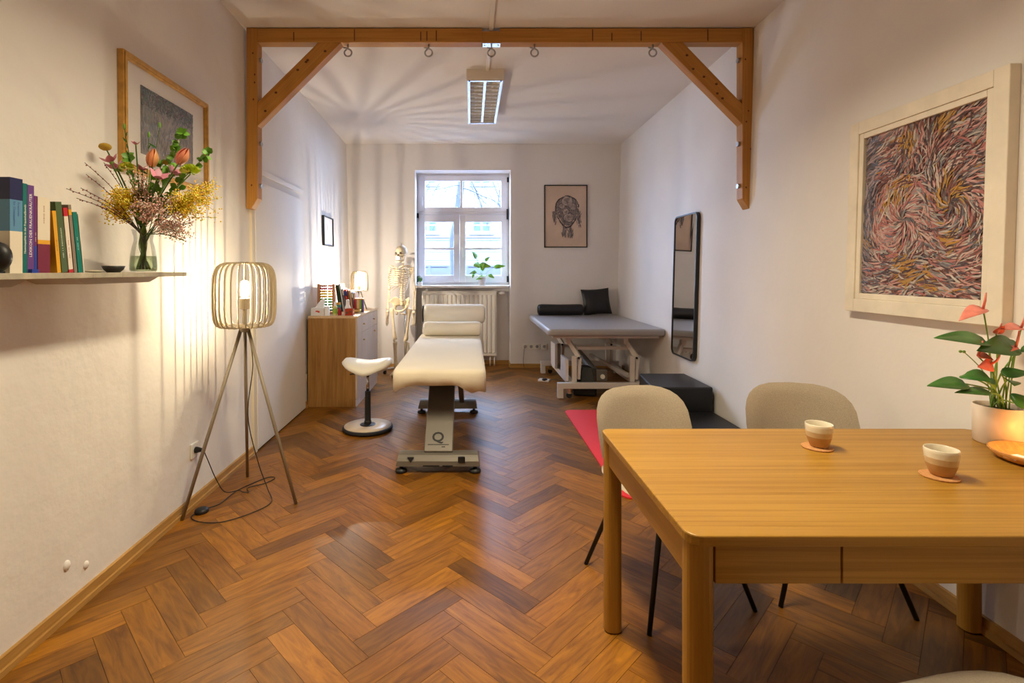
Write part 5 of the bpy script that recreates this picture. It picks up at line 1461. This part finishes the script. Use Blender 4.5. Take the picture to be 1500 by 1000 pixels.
bolster('bolster', 'black vinyl roll lying at the wall end of the grey bench', 0.905, 1.52, 6.90, bz+0.076, 0.075, 'blackvinyl', 'blackvinyl')
# cushion leaning on the wall
cu = thing('cushion', 'square black vinyl cushion leaning on the wall at the bench corner', 'cushion', (1.73, 6.93, bz))
RM = Matrix.Rotation(math.radians(-16), 3, 'X') @ Matrix.Rotation(math.radians(-4), 3, 'Y')
def cush(u, v, s):
    a, b = 2*u-1, 2*v-1
    pin = 1-0.05*(1-abs(a)**2)*0 
    x = 0.195*a*(1-0.07*(1-b*b)); z = 0.185*b*(1-0.07*(1-a*a))
    th = 0.06*((1-a**2)*(1-b**2))**0.45
    return RM @ Vector((x, s*th, z+0.182))+Vector((1.735, 6.945, bz+0.005))
mb = MB().grid(lambda u, v: cush(u, v, -1), 14, 14); mb.grid(lambda u, v: cush(1-u, v, 1), 14, 14)
mb.build('pad', 'blackvinyl', cu, smooth=True)

# ------------------------------------------------------------------ foam blocks, red mat, bench neighbours
fb1 = thing('foam_block', 'tall black foam block against the right wall', 'foam block', (1.70, 4.37, 0))
MB().prism([(x, y, 0.0) for (x, y) in ((1.46, 4.10), (1.952, 4.10), (1.955, 4.66), (1.54, 4.66))], (0, 0, 0.418)).build('block', 'blackvinyl', fb1, bevel=0.012, seg=3)
fb2 = thing('foam_block', 'low black foam step in front of the tall foam block', 'foam block', (1.62, 3.78, 0))
MB().box(1.28, 3.42, 0, 1.945, 4.085, 0.227).build('block', 'blackvinyl', fb2, bevel=0.012, seg=3)
rm = thing('exercise_mat', 'red exercise mat on the parquet beside the foam blocks', 'mat', (1.15, 3.95, 0))
MB().prism([(x, y, 0.001) for (x, y) in rr2(0.90, 1.26, 3.02, 4.93, 0.07)], (0, 0, 0.009)).build('sheet', 'red', rm)

# ------------------------------------------------------------------ oak cabinet
cbx0, cbx1, cby0, cby1, cbz = -1.628, -1.135, 5.075, 6.18, 0.905
cb = thing('oak_cabinet', 'oak sideboard with small brass knobs against the left wall', 'cabinet', ((cbx0+cbx1)/2, 5.63, 0))
MB().box(cbx0, cby0, 0.0, cbx1-0.02, cby1, cbz-0.022).build('body', 'cabz', cb, bevel=0.002)
MB().box(cbx0, cby0-0.004, cbz-0.022, cbx1+0.002, cby1+0.004, cbz).build('top', 'cabtop', cb, bevel=0.002)
MB().box(cbx1-0.02, cby0+0.002, 0.0, cbx1-0.008, cby1-0.002, 0.07).build('plinth', 'cabfront', cb)
MB().box(cbx0+0.01, cby0-0.003, 0.0, cbx1-0.022, cby0, 0.075).build('end_plinth', 'cabz', cb)
mid = (cby0+cby1)/2
for (y0, y1) in ((cby0+0.003, mid-0.0015), (mid+0.0015, cby1-0.003)):
    d = MB().box(cbx1-0.02, y0, 0.72, cbx1, y1, cbz-0.026).build('drawer', 'cabfront', cb, bevel=0.0015)
    MB().tube([(cbx1, (y0+y1)/2, 0.80), (cbx1+0.012, (y0+y1)/2, 0.80), (cbx1+0.02, (y0+y1)/2, 0.80)], [0.005, 0.006, 0.011], 12).build('knob', 'brass', d, smooth=True)
for (y0, y1, kz, ky) in ((cby0+0.003, mid-0.0015, 0.635, 0.5), (mid+0.0015, cby1-0.003, 0.66, 0.55)):
    d = MB().box(cbx1-0.02, y0, 0.075, cbx1, y1, 0.716).build('door', 'cabfront', cb, bevel=0.0015)
    for kz_ in ((kz,) if y0 < mid else (kz, 0.33)):
        ym_ = y0+(y1-y0)*ky
        MB().tube([(cbx1, ym_, kz_), (cbx1+0.012, ym_, kz_), (cbx1+0.02, ym_, kz_)], [0.005, 0.006, 0.011], 12).build('knob', 'brass', d, smooth=True)

# ---- things on the cabinet
CZ = cbz
tb = thing('tissue_box', 'pale grey tissue box with a red bird print on the cabinet', 'tissue box', (-1.53, 5.16, CZ))
MB().box(-1.608, 5.105, CZ, -1.475, 5.225, CZ+0.078).build('carton', 'box', tb, bevel=0.002)
MB().ball((-1.545, 5.1045, CZ+0.045), (0.018, 0.0008, 0.008), 10, 5).ball((-1.530, 5.1045, CZ+0.040), (0.012, 0.0008, 0.010), 10, 5).build('bird_print', mat('print_red', (0.55, 0.06, 0.03), 0.7), tb)
m = MB()
tip = Vector((-1.50, 5.165, CZ+0.165))
ring_ = [Vector((-1.535+0.045*math.cos(t), 5.165+0.022*math.sin(t), CZ+0.078)) for t in [2*PI*i/10 for i in range(10)]]
top_ = [tip+Vector((0.012*math.cos(t), 0.006*math.sin(t), 0.012*math.sin(3*t))) for t in [2*PI*i/10 for i in range(10)]]
midr = [(a*0.45+b*0.55)+Vector((0.008*math.sin(i*2.1), 0.006*math.cos(i*3), 0)) for i, (a, b) in enumerate(zip(ring_, top_))]
m.add(ring_+midr+top_, [(j*10+i, j*10+(i+1) % 10, (j+1)*10+(i+1) % 10, (j+1)*10+i) for j in (0, 1) for i in range(10)]+[tuple(range(20, 30))])
m.build('tissue', 'paper', tb, smooth=True)
wbx = thing('white_carton', 'small white carton right of the tissue box', 'box', (-1.452, 5.14, CZ))
MB().box(-1.472, 5.112, CZ, -1.432, 5.16, CZ+0.095).build('carton', 'paper', wbx, bevel=0.0015)
def p5(px, py, y): return Vector(((px-690)*y/FPX, y, H-(py-396)*y/FPX))
# abacus
ab = thing('abacus', 'wooden abacus with rainbow beads behind the tissue box', 'abacus', (-1.55, 5.40, CZ))
ay = 5.40; ax0, ax1 = -1.635+0.02, -1.455
M['abwood'] = mat('abacus_wood', (0.50, 0.22, 0.09), 0.5)
MB().box(ax0-0.012, ay-0.02, CZ, ax0+0.012, ay+0.02, CZ+0.31).build('side_post', 'abwood', ab, bevel=0.003)
MB().box(ax1-0.012, ay-0.02, CZ, ax1+0.012, ay+0.02, CZ+0.31).build('side_post', 'abwood', ab, bevel=0.003)
MB().box(ax0-0.02, ay-0.045, CZ, ax1+0.02, ay+0.045, CZ+0.014).build('base', 'abwood', ab, bevel=0.003)
BC = ((0.08, 0.25, 0.2), (0.05, 0.30, 0.10), (0.10, 0.36, 0.22), (0.06, 0.36, 0.06), (0.12, 0.45, 0.08), (0.72, 0.42, 0.01), (0.75, 0.52, 0.02), (0.60, 0.30, 0.02), (0.36, 0.02, 0.05), (0.45, 0.16, 0.14))
bead = MB().lathe([(0.003, -0.009), (0.011, -0.006), (0.0125, 0), (0.011, 0.006), (0.003, 0.009)], (0, 0, 0), 10, rot=Matrix.Rotation(PI/2, 3, 'Y'))
for r_ in range(10):
    z = CZ+0.035+0.0285*r_
    MB().tube([(ax0, ay, z), (ax1, ay, z)], 0.0018, 5).build('rod', 'steel', ab)
    bm_ = mat('bead_colour', BC[r_], 0.4); src = None
    for k in range(7):
        x = ax0+0.022+0.0185*k+(0.012 if k > 3 else 0)
        if src is None:
            src = bead.build('bead', bm_, ab, smooth=True, local=True); src.location = Vector((x, ay, z))-ab.location
        else: copy_part(src, ab, loc=Vector((x, ay, z))-ab.location)
# leaning books
def cbook(label, x, y, w, h, t, col, tilt, band=None):
    b = thing('book', label, 'book', (x, y, CZ), 0, 'books on the oak cabinet'); b.rotation_euler = (0, tilt, 0)
    mb = MB().color(col).box(0, 0, 0, t, 0.003, h); mb.box(0, 0, 0, 0.003, w, h).box(t-0.003, 0, 0, t, w, h)
    if band: mb.color(band).box(-0.0005, -0.0005, h*0.72, t+0.0005, 0.002, h*0.93)
    mb.build('cover', 'tint', b, local=True)
    MB().box(0.003, 0.003, 0.002, t-0.003, w-0.004, h-0.003).build('pages', 'paper', b, local=True)
for (lab, x, h, t, col, band) in (
    ('dark brown book directly right of the abacus', -1.455, 0.295, 0.016, (0.07, 0.035, 0.02), None),
    ('green book leaning right of the abacus', -1.435, 0.29, 0.012, (0.03, 0.16, 0.06), None),
    ('pale blue book leaning tallest in the cabinet row', -1.415, 0.305, 0.020, (0.62, 0.66, 0.74), None),
    ('grey book leaning before the red one on the cabinet', -1.39, 0.255, 0.016, (0.18, 0.19, 0.22), (0.6, 0.58, 0.55)),
    ('red book with a blue band on the cabinet', -1.368, 0.245, 0.026, (0.48, 0.015, 0.015), (0.02, 0.05, 0.28)),
    ('brown red book leaning in the cabinet row', -1.337, 0.235, 0.016, (0.34, 0.09, 0.035), None),
    ('peach coloured book leaning in the cabinet row', -1.317, 0.235, 0.020, (0.72, 0.46, 0.28), None),
    ('slate blue book leaning in the cabinet row', -1.292, 0.215, 0.012, (0.13, 0.18, 0.26), (0.75, 0.7, 0.62)),
    ('cream book leaning last in the cabinet row', -1.274, 0.205, 0.022, (0.72, 0.56, 0.44), None)):
    cbook(lab, x, 5.62, 0.16, h, t, col, math.radians(-9), band)
pk = thing('pencil_box', 'box of striped coloured pencils on the cabinet below the lamp', 'box', (-1.24, 5.58, CZ))
px0, px1, pyy = -1.285, -1.175, 5.56
for i, col in enumerate(((0.30, 0.01, 0.06), (0.5, 0.02, 0.02), (0.72, 0.25, 0.02), (0.70, 0.66, 0.6), (0.75, 0.40, 0.03), (0.30, 0.42, 0.04), (0.03, 0.20, 0.10), (0.14, 0.04, 0.26))):
    MB().color(col).box(px0+0.0138*i, pyy, CZ, px0+0.0138*i+0.0125, pyy+0.03, CZ+0.135).build('pencil', 'tint', pk)
MB().box(px0-0.004, pyy-0.003, CZ+0.135, px1+0.004, pyy+0.034, CZ+0.15).build('lid', 'abwood', pk)
# small stack of boxes, bottles, jars
stk = thing('game_box_stack', 'small stack of coloured card boxes behind the bottles', 'box', (-1.40, 5.34, CZ))
for i, col in enumerate(((0.02, 0.09, 0.07), (0.60, 0.32, 0.28), (0.03, 0.10, 0.24), (0.04, 0.20, 0.16), (0.72, 0.36, 0.02))):
    MB().color(col).box(-1.435, 5.32, CZ+0.024*i, -1.375+0.004*(i % 2), 5.37, CZ+0.024*i+0.023).build('card_box', 'tint', stk)
def bottle(name, label, x, y, prof, m_, capm, capprof, extra=None):
    b = thing(name, label, 'bottle', (x, y, CZ))
    MB().lathe(prof, (x, y, CZ), 18).build('body', m_, b, smooth=False)
    if capprof: MB().lathe(capprof, (x, y, CZ), 14).build('cap', capm, b, smooth=False)
    if extra: MB().lathe(extra[0], (x, y, CZ), 18, caps=False).build('label_band', extra[1], b)
    return b
M['lemon'] = mat('bottle_lemon', (0.70, 0.66, 0.25), 0.25)
M['lime'] = mat('label_lime', (0.30, 0.50, 0.05), 0.5)
M['redplastic'] = mat('bottle_red', (0.45, 0.01, 0.02), 0.3)
bottle('spray_bottle', 'lemon yellow bottle with a white cap on the cabinet front', -1.378, 5.155, [(0.021, 0), (0.0225, 0.004), (0.0225, 0.085), (0.012, 0.098)], 'lemon', 'paper', [(0.012, 0.098), (0.0125, 0.135), (0.01, 0.138)], ([(0.0228, 0.02), (0.0228, 0.07)], 'lime'))
bottle('red_bottle', 'small red bottle between the lemon and the white bottle', -1.335, 5.165, [(0.016, 0), (0.017, 0.003), (0.017, 0.055), (0.008, 0.066)], 'redplastic', 'redplastic', [(0.008, 0.066), (0.008, 0.078)])
bottle('white_bottle', 'white pump bottle behind the red glass on the cabinet', -1.275, 5.26, [(0.030, 0), (0.032, 0.004), (0.032, 0.07), (0.020, 0.10)], 'paper', 'paper', [(0.019, 0.10), (0.018, 0.15), (0.012, 0.155)])
rg = thing('red_glass_box', 'square red glass tealight holder at the cabinet edge', 'candle holder', (-1.232, 5.165, CZ))
MB().box(-1.272, 5.125, CZ, -1.192, 5.13, CZ+0.068).box(-1.272, 5.20, CZ, -1.192, 5.205, CZ+0.068).box(-1.272, 5.13, CZ, -1.267, 5.20, CZ+0.068).box(-1.197, 5.13, CZ, -1.192, 5.20, CZ+0.068).box(-1.267, 5.13, CZ, -1.197, 5.20, CZ+0.008).build('glass_walls', 'redglass', rg)
for dx in (-0.018, 0.016):
    MB().lathe([(0.010, 0), (0.012, 0.0005), (0.010, 0.001)], (-1.232+dx, 5.1248, CZ+0.035+dx*0.4), 14, rot=Matrix.Rotation(PI/2, 3, 'X')).build('dark_spot', 'knot', rg)
gb = thing('brass_bowl', 'shallow gold bowl at the foot of the table lamp', 'bowl', (-1.265, 5.72, CZ))
M['gold'] = mat('hammered_gold', (0.78, 0.52, 0.16), 0.28, 0.9)
MB().lathe([(0.0, 0.002), (0.05, 0.0), (0.075, 0.012), (0.082, 0.036), (0.078, 0.037), (0.07, 0.014), (0.05, 0.006), (0.0, 0.006)], (-1.265, 5.60, CZ), 28, caps=False).build('shell', 'gold', gb, smooth=True)
gb.location = (-1.265, 5.60, CZ)
for c_ in gb.children: c_.location = (0, 0.12-0.12, 0)
# table lamp
TLX, TLY = -1.305, 5.95
tl = thing('table_lamp', 'small tripod table lamp with a glowing slatted shade on the cabinet', 'lamp', (TLX, TLY, CZ))
slat_shade(tl, (TLX, TLY), 0.098, 1.125, 1.352, 24, 0.0045, 0.008, 0.082, steps=10, rtop=0.006)
for a_ in (0.5, 2.7, 4.6):
    MB().tube([(TLX+0.012*math.cos(a_), TLY+0.012*math.sin(a_), 1.125), (TLX+0.085*math.cos(a_), TLY+0.085*math.sin(a_), CZ)], 0.0065, 8).build('leg', 'lampmetal', tl, smooth=True)
MB().lathe([(0.02, 1.11), (0.024, 1.125), (0.082, 1.127), (0.082, 1.13), (0.014, 1.132), (0.016, 1.18)], (TLX, TLY, 0), 16).build('hub', 'lampmetal', tl)
MB().lathe([(0.012, 1.18), (0.022, 1.20), (0.026, 1.225), (0.022, 1.25), (0.006, 1.262)], (TLX, TLY, 0), 14, caps=False).build('bulb', 'bulb', tl, smooth=True)
MB().ball((TLX, TLY, 1.225), 0.0035, 8, 6).build('filament', 'filament', tl, smooth=True)
bulb_light('table_lamp_light', (TLX, TLY, 1.225), P_TABLE, WARM2, 0.0045)

# ------------------------------------------------------------------ skeleton on its stand
KX, KY = -0.90, 6.55
sk = thing('skeleton_model', 'life size teaching skeleton on a wheeled stand beside the window', 'skeleton', (KX, KY, 0), math.radians(-22))
def B(mb, name, **k): return mb.build(name, k.pop('m', 'bone'), sk, smooth=True, local=True, **k)
# local frame: faces -Y, stands on the ground
def bone(a, b, r, ends=1.7, n=8):
    a, b = Vector(a), Vector(b)
    ts = (0, .06, .14, .3, .5, .7, .86, .94, 1); rs_ = (ends*.8, ends, ends*.8, 1, .92, 1, ends*.8, ends, ends*.8)
    return MB().tube([a.lerp(b, t) for t in ts], [r*q for q in rs_], n)
skz = 1.60
skl = MB()
def skull(u, v):
    t = 2*PI*u; ph = -PI/2+PI*v
    x = math.cos(ph)*math.cos(t); y = math.cos(ph)*math.sin(t); z = math.sin(ph)
    sx_, sy_ = 0.070, 0.092
    if z < 0: sx_ *= 1+0.30*z; sy_ *= 1+0.05*z
    f = 1.0
    return Vector((x*sx_, y*sy_+0.005, skz+z*(0.085 if z > 0 else 0.075)))
skl.grid(skull, 20, 12, closed_u=True)
skull_o = B(skl, 'skull')
jaw = MB().tube(spline([(-0.048, -0.01, skz-0.055), (-0.045, -0.03, skz-0.105), (-0.02, -0.082, skz-0.125), (0.02, -0.082, skz-0.125), (0.045, -0.03, skz-0.105), (0.048, -0.01, skz-0.055)], 5), 0.012, 8)
B(jaw, 'jaw')
B(MB().box(-0.026, -0.088, skz-0.105, 0.026, -0.06, skz-0.055), 'teeth', m='paper')
for s in (-1, 1):
    MB().ball((s*0.030, -0.074, skz-0.018), (0.018, 0.016, 0.016), 10, 6).build('eye_socket', 'bonedark', sk, local=True)
    B(MB().tube(spline([(s*0.03, -0.08, skz-0.045), (s*0.062, -0.05, skz-0.04), (s*0.068, 0.0, skz-0.03)], 4), 0.008, 6), 'cheekbone')
MB().ball((0, -0.086, skz-0.045), (0.010, 0.010, 0.014), 8, 6).build('nose_opening', 'bonedark', sk, local=True)
# spine
vert = MB().lathe([(0.014, -0.011), (0.019, -0.008), (0.016, 0), (0.019, 0.008), (0.014, 0.011)], (0, 0, 0), 10).box(-0.035, 0.005, -0.003, 0.035, 0.02, 0.003).box(-0.004, 0.015, -0.012, 0.004, 0.05, 0.0)
vsrc = None
for i in range(24):
    t = i/23; z = skz-0.10-0.575*t; y = 0.03+0.022*math.sin(t*5.2+0.6)
    s = 0.75+0.55*t
    if vsrc is None: vsrc = B(vert, 'vertebra'); c_ = vsrc
    else: c_ = copy_part(vsrc, sk)
    c_.location = (0, y, z); c_.scale = (s, s, 1.0)
# ribs
zr0 = skz-0.185
for i in range(11):
    t = i/10
    w = 0.075+0.062*math.sin(PI*min(1, 0.25+t*0.65)); dpt = 0.085+0.055*math.sin(PI*min(1, 0.2+t*0.6))
    zb = zr0-0.022*i-0.01; drop = 0.035+0.05*t
    for s in (-1, 1):
        pts = []
        end = 1.0 if i < 8 else (0.86 if i < 9 else 0.6)
        for k in range(11):
            a_ = k/10*PI*end
            pts.append((s*w*math.sin(a_)**0.8 if math.sin(a_) > 0 else 0, 0.04+(-(dpt)*(1-math.cos(a_))*0.78), zb-drop*math.sin(a_*0.5)*1.3+(0.03*t if a_ > 2.6 else 0)))
        B(MB().tube(pts, 0.0052, 6), 'rib')
B(MB().prism([(-0.022, -0.10, zr0-0.02), (0.022, -0.10, zr0-0.02), (0.016, -0.125, zr0-0.10), (0.02, -0.13, zr0-0.17), (0.0, -0.13, zr0-0.21), (-0.02, -0.13, zr0-0.17), (-0.016, -0.125, zr0-0.10)], (0, 0.012, 0)), 'breastbone')
shz = skz-0.195
for s in (-1, 1):
    B(MB().tube(spline([(s*0.02, -0.095, zr0-0.015), (s*0.08, -0.09, zr0+0.002), (s*0.155, -0.01, shz+0.02)], 5), 0.0075, 6), 'collarbone')
    B(MB().add([(s*0.06, 0.075, shz-0.01), (s*0.15, 0.03, shz), (s*0.13, 0.06, shz-0.06), (s*0.085, 0.08, shz-0.145), (s*0.065, 0.085, shz-0.08)], [(0, 1, 2, 3, 4)]), 'shoulder_blade', solid=0.008)
    # arms
    B(bone((s*0.172, 0.01, shz), (s*0.188, 0.02, shz-0.30), 0.0125, 1.75), 'upper_arm_bone')
    B(bone((s*0.180, 0.015, shz-0.31), (s*0.185, -0.015, shz-0.55), 0.0075, 1.6, 6), 'radius')
    B(bone((s*0.198, 0.022, shz-0.30), (s*0.205, -0.005, shz-0.55), 0.0075, 1.6, 6), 'ulna')
    B(MB().ball((s*0.195, -0.012, shz-0.575), (0.022, 0.014, 0.018), 8, 6), 'wrist')
    for f_ in range(5):
        o_ = (f_-2)*0.012
        B(MB().tube([(s*0.195+o_*0.3, -0.012+o_, shz-0.585), (s*0.197, -0.018+o_*1.3, shz-0.655), (s*0.197, -0.02+o_*1.3, shz-0.70-0.01*(2-abs(f_-2))), (s*0.194, -0.024+o_*1.2, shz-0.745-0.012*(2-abs(f_-2)))], [0.005, 0.0045, 0.004, 0.003], 5), 'finger')
# pelvis
pz = skz-0.70
for s in (-1, 1):
    def il(u, v, s=s):
        c0, c1, c2 = Vector((0.030, 0.055, pz+0.075)), Vector((0.125, 0.045, pz+0.165)), Vector((0.142, -0.060, pz+0.060))
        cr = c0*(1-u)**2+c1*2*u*(1-u)+c2*u*u
        b0, b1 = Vector((0.040, 0.045, pz+0.005)), Vector((0.100, -0.022, pz-0.005))
        lo = b0*(1-u)+b1*u
        q = cr*(1-v)+lo*v; q.y += 0.022*math.sin(PI*v)
        return Vector((s*q.x, q.y, q.z))
    B(MB().grid(il, 8, 6), 'hip_bone', solid=0.012)
    B(MB().tube(spline([(s*0.085, -0.02, pz-0.02), (s*0.05, -0.06, pz-0.055), (0, -0.075, pz-0.06)], 4), 0.012, 6), 'pubic_bone')
    B(MB().tube(spline([(s*0.085, 0.0, pz-0.03), (s*0.07, 0.01, pz-0.10), (s*0.03, -0.05, pz-0.085)], 4), 0.012, 6), 'sit_bone')
    # legs
    hip = Vector((s*0.105, -0.01, pz-0.015)); kn = Vector((s*0.078, -0.015, pz-0.435)); an_ = Vector((s*0.075, 0.01, pz-0.80))
    B(MB().ball(hip+V(-s*0.02, 0, 0.01), 0.024, 10, 8), 'hip_joint')
    B(bone(hip+V(s*0.03, 0, -0.01), kn, 0.0165, 1.85), 'thigh_bone')
    B(MB().ball(kn+V(0, -0.03, 0.0), (0.020, 0.010, 0.022), 8, 6), 'kneecap')
    B(bone(kn+V(0, 0, -0.02), an_, 0.0145, 1.8), 'shin_bone')
    B(bone(kn+V(s*0.032, 0.012, -0.03), an_+V(s*0.03, 0.008, 0.0), 0.007, 1.6, 6), 'calf_bone')
    B(MB().tube([an_+V(0, 0.045, -0.055), an_+V(0, 0.01, -0.03), an_+V(0, -0.06, -0.05), an_+V(0, -0.16, -0.075)], [0.022, 0.026, 0.022, 0.012], 8), 'foot_bone')
B(MB().prism([(-0.04, 0.045, pz+0.06), (0.04, 0.045, pz+0.06), (0.0, 0.06, pz-0.06)], (0, 0.015, 0)), 'sacrum')
M['standsteel'] = M['steel']
MB().tube([(0, 0.10, 0.05), (0, 0.10, 0.5), (0, 0.085, pz+0.02), (0, 0.06, pz-0.02)], 0.009, 10).build('stand_pole', 'steel', sk, smooth=True, local=True)
MB().lathe([(0.006, skz+0.08), (0.004, skz+0.11)], (0, 0.005, 0), 8).build('hanger', 'steel', sk, local=True)
for k in range(5):
    t = 2*PI*k/5+0.9
    MB().tube(spline([(0, 0.10, 0.10), (0.15*math.cos(t), 0.10+0.15*math.sin(t), 0.085), (0.27*math.cos(t), 0.10+0.27*math.sin(t), 0.062)], 4), 0.016, 8).build('base_arm', 'white', sk, smooth=True, local=True)
    MB().tube([(0.27*math.cos(t)-0.012, 0.10+0.27*math.sin(t), 0.025), (0.27*math.cos(t)+0.012, 0.10+0.27*math.sin(t), 0.025)], 0.025, 12).tube([(0.27*math.cos(t), 0.10+0.27*math.sin(t), 0.05), (0.27*math.cos(t), 0.10+0.27*math.sin(t), 0.062)], 0.008, 8).build('castor', 'black', sk, local=True)

# ------------------------------------------------------------------ window sill plant
wx, wy, wz = (706-690)*7.27/FPX, 7.27, 1.15
wp = thing('sill_plant', 'small green houseplant in a grey pot on the window sill', 'plant', (wx, wy, wz))
M['potgrey'] = mat('pot_grey', (0.50, 0.45, 0.42), 0.5)
MB().lathe([(0.045, 0.0), (0.062, 0.115), (0.058, 0.117), (0.056, 0.105), (0.0, 0.10)], (wx, wy, wz), 22).build('pot', 'potgrey', wp, smooth=False)
RW_ = random.Random(2)
for (px, py, sx_, sz_, w) in ((698, 378, -6, -10, .09), (703, 388, 16, 2, .09), (711, 382, 6, -6, .05), (724, 391, 16, -2, .07), (698, 398, -10, 2, .06), (716, 402, 8, 5, .06), (706, 396, 4, -12, .06), (709, 405, -12, 4, .06), (695, 386, 10, 6, .1), (694, 401, -2, 6, .04)):
    p0 = p5(px, py, wy-0.03); p1 = p5(px+sx_, py+sz_, wy-0.08)
    MB().tube(spline([(wx, wy, wz+0.1), ((wx+p0.x)/2, wy-0.01, p0.z*0.6+(wz+.1)*.4), p0], 4), 0.003, 5).build('stem', 'stem', wp, smooth=True)
    MB().leaf(p0, p1, w, (RW_.uniform(-.4, .4), -1, RW_.uniform(0.1, .8)), 0.1, 0.2, 6, 'heart').build('leaf', 'sillleaf' if 'sillleaf' in M else 'leaf2', wp, smooth=True, solid=0.001)
sd = thing('sill_dish', 'small white container at the left end of the window sill', 'container', (-0.72, 7.2, wz))
MB().lathe([(0.028, 0), (0.032, 0.004), (0.034, 0.045), (0.030, 0.046)], (-0.72, 7.2, wz), 16).build('body', 'white', sd)
for k in range(7):
    a_ = k*0.9; MB().leaf((-0.72, 7.2, wz+0.045), (-0.72+0.035*math.cos(a_), 7.2+0.02*math.sin(a_), wz+0.10+0.02*(k % 3)), 0.02, (math.cos(a_), -1, 0.3), 0.1).build('leaf', 'leaf', sd, smooth=True)
